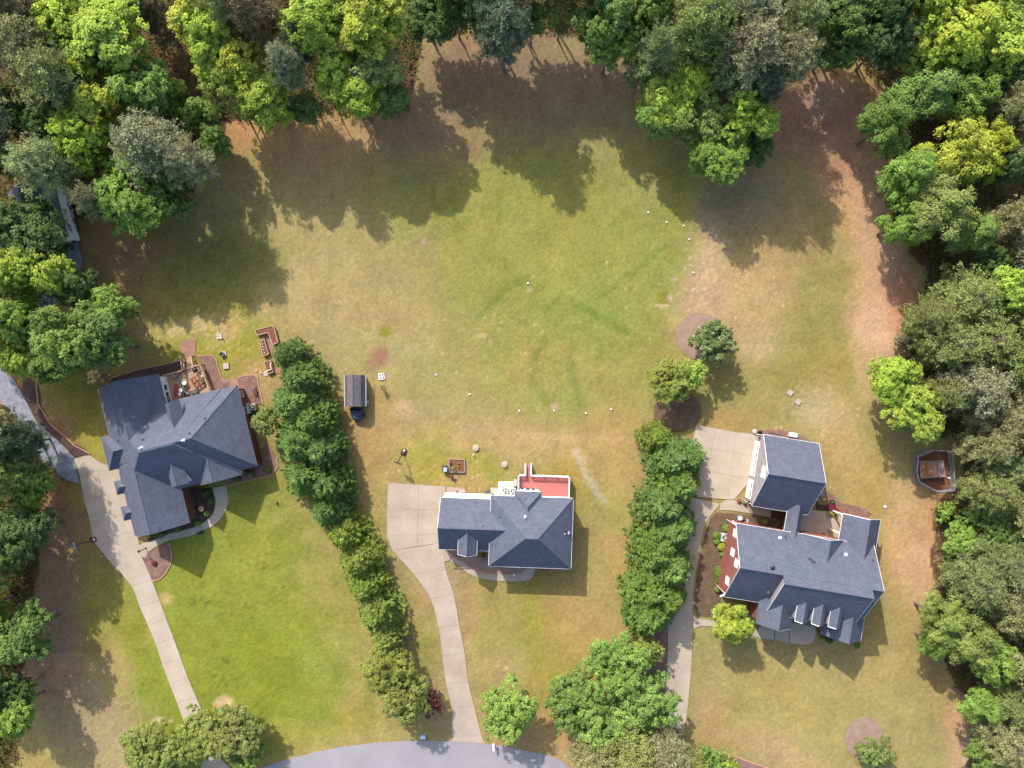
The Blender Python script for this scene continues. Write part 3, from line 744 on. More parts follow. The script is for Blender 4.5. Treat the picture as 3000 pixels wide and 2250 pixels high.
# the brick house with hipped roofs on the left
h1 = House(Frame(-750, 117.5, .970, -.243, flip=True), 'brick_house', 'rambling brick house of many grey hips and gables, left of the conifer hedge', 'house', 'brick_brown', 'gutter', 190, 20)
h1.hip(0, 379, -117, 117, 4.0, 5.85)
h1.hip(45, 382, -119, 126, 4.0, 5.97)
h1.gable(208, 386, -202, 20, 4.0, 8.1, 'v', wallm='siding', rakes='AB')
h1.gable(225, 384, 40, 227, 4.0, 7.95, 'v', rakes='ab')
h1.hip(300, 410, -68, 29, 4.0, 2.4, h0=False)
h1.hip(330, 407, 63, 101, 3.75, .98, h0=False)
h1.hip(330, 406, 138, 177, 3.75, .98, h0=False)
h1.gable(49, 171, 20, 131, 4.0, 7.05, 'v', rakes='ab')
h1.dormer(181, 230, 41, 117, 6.3, 7.6, 3.6, name='front_dormer')
h1.dormer(149, 191, -112, -30, 6.45, 7.85, 3.8, name='rear_dormer')
for b_ in (-94, -44): h1.opening(8.2, b_, 1.75, 'u-', .8, 1.3, cross=False)
for b_, w_ in ((-165, .8), (-141, .95), (-126, .95)): h1.opening(215.2, b_, 2.0, 'u-', w_, 1.1, cross=False)
for b_ in (82, 158): h1.opening(377.2, b_, 1.15, 'u+', 2.5, 2.1, 'garage_door', False, 'white')
for a_ in (85, 135): h1.opening(a_, 126.2, 1.7, 'v+', .9, 1.5)
for a_ in (265, 330): h1.opening(a_, 222.2, 1.7, 'v+', .9, 1.5)
h1.pipe(415, 1312, .08, .8, 'white', 'white'); h1.pipe(538, 1290, .08, .8, 'white', 'white')
for p in ((347, 1291), (419, 1288), (555, 1269), (601, 1225), (590, 1375)): h1.pipe(*p, .06, .3, 'darkgrey', 'darkgrey')

# the middle house
h2 = House(Frame(70.6, 418, .9994, .035), 'white_house', 'small white-trimmed house with a dark hipped roof and a red rear deck, in the middle', 'house', 'siding', 'white', -80, 0)
h2.hip(-133, 98, -101, 97, 5.2, 4.88)
h2.gable(-276, -60, -86, 61, 3.7, 7.4, 'u', rakes='AB')
h2.hip(-67, 9, -116, -20, 5.2, 1.9, 'v', h1=False)
h2.gable(-220, -167, -2, 66, 5.5, 6.82, 'v', wallm='siding', base=0, inset=4, gi=5, rakes='ab')
h2.opening(-193.5, 61.5, 2.0, 'v+', 1.0, 1.6); h2.opening(-193.5, 61.5, 5.0, 'v+', .6, .7)
for a_ in (-95, -20, 55): h2.opening(a_, 89.2, 1.9, 'v+', 1.1, 1.6)
for b_ in (-55, 30): h2.opening(-271.2, b_, 1.2, 'u-', 2.6, 2.1, 'garage_door', False, 'white')
h2.pipe(1539, 1514, .09, .75, 'paleblue', 'paleblue'); h2.pipe(1665, 1561, .09, .75, 'paleblue', 'paleblue'); h2.pipe(1655, 1564, .04, .4, 'paleblue', 'paleblue')
for p in ((1464, 1514), (1416, 1540), (1540, 1461)): h2.pipe(*p, .045, .3, 'darkgrey', 'darkgrey')
h2.turbine(1658, 1551)
# white lean-to panels along the garage's rear wall
b = MB()
for x0, x1 in ((1304, 1394), (1394.6, 1441)):
    P = [W(x0 + 1, 1443 + (x0 - 1304) * .035, 2.5), W(x1, 1443 + (x1 - 1304) * .035, 2.5), W(x1, 1466 + (x1 - 1304) * .035, 3.1), W(x0 - 6, 1466 + (x0 - 1304) * .035, 3.1)]
    mb = MB()
    mb.poly(P); mb.poly([p - Vector((0, 0, .1)) for p in P][::-1])
    for i in range(4):
        j = (i + 1) % 4
        mb.poly([P[j], P[i], P[i] - Vector((0, 0, .1)), P[j] - Vector((0, 0, .1))])
    mb.build('awning_panel', M['white'], h2.root)
for x in (1306, 1350, 1394, 1439):
    mb = MB(); mb.tube(W(x, 1444 + (x - 1304) * .035, 0), W(x, 1444 + (x - 1304) * .035, 2.45), .06, n=4); mb.build('awning_post', M['white'], h2.root)
# white bay with three openings under the rear gable
mb = MB(); mb.prism([W(*p) for p in [(1523, 1427), (1578, 1431), (1580, 1455), (1522, 1452)]], 1.0, 3.3)
bay = mb.build('bay', M['white'], h2.root)
for x, w_ in ((1530, .45), (1546, .55), (1562, .45)):
    mb = MB(); c = W(x, 1431.5 + (x - 1530) * .07, 3.31); mb.box(c, w_, .22, 3.27, 3.33); mb.build('skylight', M['glass'], bay)

# the big brick house on the right, and its detached garage
f3 = Frame(609.6, 491.8, .987, .162)
h3 = House(f3, 'brick_house', 'large red brick house with three narrow front dormers and steep gables, on the right', 'house', 'brick', 'white', 200, 0)
h3.gable(0, 391, -104, 104, 5.5, 10.5, 'u')
h3.gable(117, 359, -90, 128, 6.25, 11.47, 'u', wallm='siding_grey', rakes='Bb', base=3, eaves='B')
h3.gable(97, 196, 60, 162, 5.75, 8.12, 'v', rakes='b', eaves='')
h3.gable(286, 400, 70, 166, 5.15, 8.0, 'v', rakes='', eaves='B')
h3.gable(142, 187, -183, -75, 4.6, 6.05, 'v', wallm='wood_dark', inset=16, rakes='', eaves='A')
h3.gable(298, 405, -178, -55, 4.65, 7.45, 'v', rakes='AB', wall=False)
mb = MB(); mb.prism([f3(348, -172), f3(398, -172), f3(398, -95), f3(348, -95)], 0, 4.75); mb.build('wall', M['brick'], h3.root)
for u_, v_ in ((302, -174), (302, -120)):
    mb = MB(); mb.box(f3(u_, v_), .22, .22, 0, 4.5, R(-9)); mb.build('porch_post', M['white'], h3.root)
h3.gable(187, 304, -106, -35, 5.55, 8.4, 'v', rakes='AB')
for uc in (200, 246, 292): h3.dormer(uc - 16, uc + 16, 62, 126, 8.4, 9.22, 5.5, 'siding_grey')
for v_, z_ in ((-75, 5.0), (-22, 5.3), (-2, 7.9), (60, 5.0)): h3.opening(5, v_, z_, 'u-', .95, 1.5, mat_pane='blind')
for u_ in (215, 238, 262): h3.opening(u_, -99, 1.5, 'v-', .9, 1.9)
for u_ in (120, 170): h3.opening(u_, 157, 2.0, 'v+', .9, 1.5)
for u_ in (320, 368): h3.opening(u_, 161, 2.0, 'v+', .9, 1.5)
for u_ in (200, 246, 292): h3.opening(u_, 122, 7.6, 'v+', .55, .9)
h3.pipe(2285, 1576, .1, .35, 'white', 'white'); h3.pipe(2478, 1625, .1, .3, 'white', 'white')
h3.pipe(2299, 1572, .07, .7, 'darkgrey', 'darkgrey'); h3.pipe(2371, 1635, .08, 1.2, 'darkgrey', 'darkgrey'); h3.pipe(2557, 1640, .06, .4, 'darkgrey', 'darkgrey'); h3.pipe(2384, 1644, .08, .5, 'darkgrey', 'darkgrey')
h3.turbine(2261, 1661, .3, 'black')
mb = MB(); z = h3.z(2251, 1733); p = W(2251, 1733, z); mb.box(p, .38, .7, z - .35, z + .12, R(-9)); mb.build('roof_vent', M['darkgrey'], h3.root)
# eave returns and rain pipes at the brick gable
for v_ in (-104, 104):
    mb = MB(); mb.tube(f3(4, v_ * .93, 5.35), f3(-8, v_ * 1.03, 5.0), .1, n=4); mb.tube(f3(3.6, v_ * .93, 5.2), f3(3.6, v_ * .93, .1), .05, n=6); mb.build('downpipe', M['white'], h3.root)

g3 = House(f3, 'garage', 'detached two-door garage with pale grey siding beside the concrete parking pad', 'garage', 'siding_grey', 'white', 122, -259)
g3.gable(43, 201, -361, -157, 4.4, 9.2, 'u')
def door(hs, u, v0, v1, h, nrow, ncol):
    o = hs.opening(u, (v0 + v1) / 2, h / 2, 'u-', abs(v1 - v0) * S, h, 'garage_door', False, 'white')
    U, V = hs.fr.dirs()
    mb = MB()
    for k in range(ncol):
        c = hs.fr(u, v0 + (v1 - v0) * (k + .5) / ncol, 0) - U * .03
        w = abs(v1 - v0) * S / ncol * .36
        mb.prism([c - V * w - U * .02, c + V * w - U * .02, c + V * w, c - V * w], h * .80, h * .92)
    mb.build('door_window', M['glass'], o)
    return o
door(g3, 48, -337, -238, 2.35, 4, 4); door(g3, 48, -225, -172, 2.35, 4, 2)
g3.opening(48, -259, 6.3, 'u-', 1.5, 1.6, mat_pane='blind')
for v_ in (-349, -163):
    mb = MB(); U, V = f3.dirs(); p = f3(46, v_, 2.3) ; mb.box(p - U * .05, .22, .22, 2.2, 2.6); mb.build('wall_lamp', M['black'], g3.root)
mb = MB(); mb.tube(f3(46, -358, 4.1), f3(46, -358, .1), .06, n=6); mb.tube(f3(46, -160, 4.1), f3(46, -160, .1), .06, n=6); mb.build('downpipe', M['white'], g3.root)

# the house half hidden by trees at the left edge
h4 = House(Frame(-1364, -560, .966, -.26), 'house', 'dark-roofed house mostly hidden under trees at the left edge', 'house', 'siding', 'gutter', 0, 80)
h4.gable(-66, 66, 5, 165, 4.0, 7.3, 'v')
for v_ in (85, 130): h4.opening(58.6, v_, 2.2, 'u+', 1.1, 1.3)
# ------------------------------------------------------------------ leaves, trunks and trees
def leaf_mesh(name, P, N, ll, lw, tone, hue, m):
    n = len(P)
    r = nr.normal(size=(n, 3))
    N = N / np.linalg.norm(N, axis=1, keepdims=True)
    T = np.cross(N, r); T /= np.linalg.norm(T, axis=1, keepdims=True)
    B = np.cross(N, T)
    ll = (np.ones(n) * ll * nr.uniform(.7, 1.25, n))[:, None] / 2; lw = (np.ones(n) * lw * nr.uniform(.7, 1.25, n))[:, None] / 2
    v = np.stack([P + T * ll, P + B * lw, P - T * ll, P - B * lw], 1).reshape(-1, 3)
    me = quadmesh(name, v, np.arange(n * 4).reshape(n, 4))
    for nm, a in (('tone', tone), ('hue', hue)):
        at = me.attributes.new(nm, 'FLOAT', 'FACE'); at.data.foreach_set('value', np.asarray(a, np.float32))
    me.materials.append(M[m])
    return me
def dirs(n, up=0.0):
    d = nr.normal(size=(n, 3)); d[:, 2] += up
    return d / np.linalg.norm(d, axis=1, keepdims=True)
def blobcrown(name, rad, zc, hz, lobes, per, leaves, ll, lw, m='leaf', lobr=(.30, .44), clr=(.07, .12), droop=0.0, skew=0.0):
    """a crown of lobes, each carrying clumps, each clump a spray of leaf faces; unit radius rad, centre height zc, half height hz"""
    P, N, T, Hh = [], [], [], []
    ld = dirs(lobes, .15)
    for i in range(lobes):
        f = nr.uniform(.35, .82)
        c = ld[i] * np.array([rad, rad, hz]) * f
        if skew: c[:2] *= 1 - skew * np.clip(c[2] / hz, -1, 1)
        lr = rad * nr.uniform(*lobr) * (1.1 - .35 * f)
        lt = nr.uniform(.86, 1.14)
        cd = dirs(per, .45)
        for k in range(per):
            cc = c + cd[k] * lr * nr.uniform(.75, 1.05) * np.array([1, 1, .85])
            cr = rad * nr.uniform(*clr)
            ct = lt * nr.uniform(.85, 1.15)
            d = dirs(leaves, .25)
            p = cc + d * cr * (nr.random((leaves, 1)) ** .5) * np.array([1, 1, .7])
            p[:, 2] -= droop * nr.random(leaves)
            P.append(p); N.append(d * .4 + cd[k] * .55 + nr.normal(size=(leaves, 3)) * .34 + np.array([0, 0, .55]))
            T.append(ct * nr.uniform(.74, 1.26, leaves)); Hh.append(np.clip(nr.uniform(-.25, .55) + nr.uniform(-.2, .35, leaves), 0, 1))
    P = np.concatenate(P); P[:, 2] += zc
    return leaf_mesh(name, P, np.concatenate(N), ll, lw, np.concatenate(T), np.concatenate(Hh), m)
def trunk_mesh(name, h, r0, limbs, spread, z0, m='bark', top=.75):
    b = MB()
    pts = [Vector((rng.uniform(-.12, .12) * k, rng.uniform(-.12, .12) * k, h * top * k / 4)) for k in range(5)]
    for k in range(4): b.tube(pts[k], pts[k + 1], r0 * (1.25 if k == 0 else 1 - .2 * k), r0 * (1 - .2 * (k + 1)), 7)
    for i in range(limbs):
        t = 2 * math.pi * (i + rng.random() * .6) / limbs
        s0 = pts[min(3, 1 + i % 3)].lerp(pts[min(4, 2 + i % 3)], rng.random())
        s0 = Vector((s0.x, s0.y, max(s0.z, z0)))
        e = Vector((math.cos(t) * spread * rng.uniform(.6, .95), math.sin(t) * spread * rng.uniform(.6, .95), s0.z + spread * rng.uniform(.35, .9)))
        mid = s0.lerp(e, .5) + Vector((0, 0, spread * .08))
        b.tube(s0, mid, r0 * .42, r0 * .26, 5); b.tube(mid, e, r0 * .26, r0 * .08, 5)
        for q in range(2):
            e2 = mid + Vector((rng.uniform(-1, 1), rng.uniform(-1, 1), rng.uniform(.3, 1))) * spread * .4
            b.tube(mid, e2, r0 * .16, r0 * .05, 4)
    o = b.build(name, M[m]); me = o.data
    bpy.data.objects.remove(o)
    return me
def pine_mesh(name, rad, h, z0, tufts, seed):
    """whorls of branches carrying balls of long needles; returns crown and trunk meshes"""
    r_ = random.Random(seed)
    b = MB()
    lean = [Vector((r_.uniform(-.2, .2) * k, r_.uniform(-.2, .2) * k, h * .97 * k / 5)) for k in range(6)]
    for k in range(5): b.tube(lean[k], lean[k + 1], .24 * (1 - k * .17), .24 * (1 - (k + 1) * .17), 7)
    C_, tn = [], []
    z = z0
    while z < h * .99:
        f = (z - z0) / (h - z0)
        L = rad * (math.sin(math.pi * (.22 + .70 * f)) ** .8) * r_.uniform(.75, 1.1)
        if f > .93: L *= .6
        k = r_.randint(4, 6); a0 = r_.random() * 6.28
        for i in range(k):
            t = a0 + 6.283 * i / k + r_.uniform(-.35, .35)
            l = L * r_.uniform(.6, 1.1)
            s = Vector((0, 0, z)); e = Vector((math.cos(t) * l, math.sin(t) * l, z + l * r_.uniform(-.05, .35)))
            b.tube(s, e, .06, .02, 4)
            n = max(4, int(l / rad * tufts * 2.3))
            bt = r_.uniform(.85, 1.15)
            for q in range(n):
                w = r_.uniform(.38, 1.04)
                p = s.lerp(e, w) + Vector((r_.gauss(0, .34), r_.gauss(0, .34), r_.gauss(.12, .2))) * (rad / 3.2)
                C_.append(p); tn.append(bt * r_.uniform(.8, 1.2))
        z += r_.uniform(.42, .75) * (h - z0) / 11
    C_ = np.array(C_); nt_ = len(C_); per = 16
    d = dirs(nt_ * per, .55)
    cr = .25 * rad / 3.2
    cc = np.repeat(C_, per, 0)
    P = cc + d * cr * nr.uniform(.5, 1.0, (nt_ * per, 1))
    # needles point out from their twig: long axis = d
    n = nt_ * per
    side = np.cross(d, nr.normal(size=(n, 3))); side /= np.linalg.norm(side, axis=1, keepdims=True)
    ll = (cr * nr.uniform(.7, 1.1, n))[:, None] * .8; lw = np.full((n, 1), .036 * rad / 3.2 + .006)
    v = np.stack([P + d * ll, P + side * lw, P - d * ll * .6, P - side * lw], 1).reshape(-1, 3)
    me = quadmesh(name, v, np.arange(n * 4).reshape(n, 4))
    for nm, a in (('tone', np.repeat(np.array(tn), per) * nr.uniform(.75, 1.25, n)), ('hue', np.clip(np.repeat(nr.uniform(-.2, .6, nt_), per) + nr.uniform(-.2, .3, n), 0, 1))):
        at = me.attributes.new(nm, 'FLOAT', 'FACE'); at.data.foreach_set('value', a.astype(np.float32))
    me.materials.append(M['needle'])
    o = b.build(name + '_trunk', M['bark_grey']); tm = o.data; bpy.data.objects.remove(o)
    return me, tm
def cone_mesh(name, rad, h, sprays, seed, pw=.75, fl=.5):
    """a columnar conifer: feathery fans of scale leaves on ragged ascending boughs"""
    q = np.random.default_rng(seed)
    nb = 70
    P, D, T, Hh = [], [], [], []
    for i in range(nb):
        f = (i + q.random()) / nb
        z = h * (.04 + .93 * f)
        a = i * 2.39996 + q.uniform(-.4, .4)
        L = rad * ((1 - f) ** pw * .95 + .07) * q.uniform(.72, 1.12)
        ns = max(4, int(sprays * (L / rad) ** 1.2))
        bt = q.uniform(.82, 1.18); bh = q.uniform(-.2, .5)
        for k in range(ns):
            w = q.uniform(.45, 1.0)
            aa = a + q.normal(0, .30) / (.4 + w)
            zz = z + w * L * .25 + q.normal(0, .16) * rad / 1.6
            rr = L * w
            o = np.array([math.cos(aa) * rr, math.sin(aa) * rr, zz])
            d = np.array([math.cos(aa + q.normal(0, .5)), math.sin(aa + q.normal(0, .5)), q.uniform(-.1, .65)])
            m_ = 11
            dd = d + q.normal(size=(m_, 3)) * .42
            dd /= np.linalg.norm(dd, axis=1, keepdims=True)
            P.append(o + dd * fl * q.uniform(.1, .6, (m_, 1))); D.append(dd)
            T.append(bt * q.uniform(.75, 1.25, m_)); Hh.append(np.clip(bh + q.uniform(-.2, .3, m_), 0, 1))
    P, D, T, Hh = np.concatenate(P), np.concatenate(D), np.concatenate(T), np.concatenate(Hh)
    n = len(P)
    side = np.cross(D, q.normal(size=(n, 3)) * .6 + np.array([0, 0, 1.5])); side /= np.linalg.norm(side, axis=1, keepdims=True)
    ll = (fl * q.uniform(.28, .5, n))[:, None]; lw = (fl * q.uniform(.10, .17, n))[:, None]
    v = np.stack([P + D * ll, P + side * lw, P - D * ll * .7, P - side * lw], 1).reshape(-1, 3)
    me = quadmesh(name, v, np.arange(n * 4).reshape(n, 4))
    for nm, a in (('tone', T), ('hue', Hh)):
        at = me.attributes.new(nm, 'FLOAT', 'FACE'); at.data.foreach_set('value', a.astype(np.float32))
    me.materials.append(M['leaf'])
    return me

PROTO = {}
PROTO['broad'] = [(blobcrown('broadleaf_crown', 5.0, 10.6, 5.2, 36, 18, 30, .34, .23, lobr=(.28, .42)), 16, 5.0) for _ in range(5)]
PROTO['tall'] = [(blobcrown('broadleaf_crown', 3.6, 13.2, 5.3, 34, 18, 30, .30, .20, lobr=(.30, .46), clr=(.09, .14), skew=.35), 19, 3.6) for _ in range(4)]
PROTO['airy'] = [(blobcrown('broadleaf_crown', 4.6, 10.5, 5.6, 28, 15, 24, .30, .18, lobr=(.24, .40), clr=(.08, .13)), 16, 4.6) for _ in range(3)]
PROTO['yard'] = [(blobcrown('broadleaf_crown', 3.4, 5.0, 3.3, 34, 18, 30, .24, .16, lobr=(.30, .46)), 8.4, 3.4) for _ in range(4)]
PROTO['layer'] = [(blobcrown('broadleaf_crown', 5.2, 9.5, 5.0, 38, 17, 30, .32, .20, lobr=(.22, .34), clr=(.09, .13), droop=.3), 15, 5.2) for _ in range(4)]
PROTO['round'] = [(blobcrown('broadleaf_crown', 3.4, 5.0, 3.6, 52, 16, 30, .20, .13, lobr=(.20, .30), clr=(.08, .12)), 8.4, 3.4) for _ in range(1)]
PROTO['magnolia'] = [(blobcrown('magnolia_crown', 3.3, 4.8, 3.9, 30, 16, 24, .36, .18, 'waxleaf', lobr=(.26, .40), clr=(.08, .12), skew=.25), 8.8, 3.3) for _ in range(2)]
PROTO['bush'] = [(blobcrown('bush_crown', 2.0, 1.9, 1.8, 16, 12, 22, .26, .16, lobr=(.36, .5)), 3.8, 2.0) for _ in range(3)]
TRUNK = {'broad': trunk_mesh('trunk', 13, .26, 6, 3.4, 5), 'tall': trunk_mesh('trunk', 16, .24, 6, 2.4, 5), 'airy': trunk_mesh('trunk', 13, .22, 8, 3.8, 5, 'bark_grey', .85), 'yard': trunk_mesh('trunk', 7, .16, 6, 2.2, 1.8), 'layer': trunk_mesh('trunk', 12, .26, 7, 3.6, 4),
         'magnolia': trunk_mesh('trunk', 8, .16, 5, 1.6, 1.2), 'bush': trunk_mesh('trunk', 2.5, .06, 5, 1.1, .3)}
PROTO['pine'] = []
TR_PINE = []
for k in range(4):
    c_, t_ = pine_mesh('pine_crown', 4.0, 21.0, 10.0, 11, 40 + k)
    PROTO['pine'].append((c_, 21.0, 4.0)); TR_PINE.append(t_)
PROTO['pinelow'] = []
for k in range(3):
    c_, t_ = pine_mesh('pine_crown', 4.2, 17.0, 3.5, 11, 80 + k)
    PROTO['pinelow'].append((c_, 17.0, 4.2)); TR_PINE.append(t_)
PROTO['cypress'] = [(cone_mesh('cypress_crown', 2.4, 8.0, 26, 60 + k), 8.0, 2.4) for k in range(4)]
TRUNK['round'] = TRUNK['yard']
TRUNK['cypress'] = trunk_mesh('trunk', 7.5, .14, 0, 1, 1, 'bark', .9)
ZC = {'broad': .66, 'tall': .62, 'airy': .66, 'yard': .6, 'round': .6, 'layer': .63, 'pine': .76, 'pinelow': .62, 'cypress': .55, 'magnolia': .56, 'bush': .5}
NAME = {'broad': 'broadleaf_tree', 'tall': 'broadleaf_tree', 'airy': 'broadleaf_tree', 'yard': 'broadleaf_tree', 'round': 'broadleaf_tree', 'layer': 'broadleaf_tree', 'pine': 'pine_tree', 'pinelow': 'pine_tree', 'cypress': 'cypress_tree', 'magnolia': 'magnolia_tree', 'bush': 'bush'}
TINT = {'lime': (.28, .375, .065), 'gold': (.325, .385, .062), 'fresh': (.19, .295, .070), 'green': (.145, .220, .062), 'deep': (.105, .160, .055), 'olive': (.205, .245, .068), 'pale': (.27, .32, .13),
        'grey': (.255, .265, .135), 'greygreen': (.210, .250, .092), 'bluepine': (.120, .155, .095), 'brown': (.20, .180, .100), 'cyp': (.150, .235, .062), 'cypol': (.215, .265, .060), 'mag': (.115, .155, .045), 'red': (.20, .075, .06), 'conif': (.130, .205, .062)}
cnt = {}
def tree(kind, tint, px, py, h, rpx, label, group=None, cat='tree', base=None):
    i = cnt.get(kind, 0); cnt[kind] = i + 1
    if group == 'trees along the wood on the right': rpx /= 1.07
    if group == 'conifers between the brick house and the middle house': h *= 1.12
    rpx *= {'broad': 1.13, 'tall': 1.16, 'airy': 1.15, 'layer': 1.13, 'pine': 1.08, 'pinelow': 1.04, 'cypress': .98, 'yard': 1.06, 'round': 1.04}.get(kind, 1)
    me, h0, r0 = PROTO[kind][i % len(PROTO[kind])]
    f = 1 - h * ZC[kind] / HC
    loc = W(px, py, h * ZC[kind]); loc.z = 0
    r = rpx * S * f
    t = thing(NAME[kind], label, cat, tuple(loc), group)
    c = link('crown', me, t, (0, 0, 0), rng.uniform(0, 6.283), (r / r0 * rng.uniform(.95, 1.05), r / r0 * rng.uniform(.95, 1.05), h / h0))
    q = TINT[tint]; j = rng.uniform(.9, 1.1)
    c.color = (q[0] * j * rng.uniform(.94, 1.06), q[1] * j, q[2] * j * rng.uniform(.85, 1.15), 1)
    tm = TR_PINE[i % 4] if kind == 'pine' else TR_PINE[4 + i % 3] if kind == 'pinelow' else TRUNK[kind]
    link('trunk', tm, t, (0, 0, 0), c.rotation_euler[2], (r / r0, r / r0, h / h0))
    return t
TOP = 'trees along the wood at the top'
LEFT = 'trees in the grove at the left edge'
RIGHT = 'trees along the wood on the right'
HEDGE1 = 'conifers between the brick house and the middle house'
HEDGE2 = 'conifer row beside the right-hand driveway'
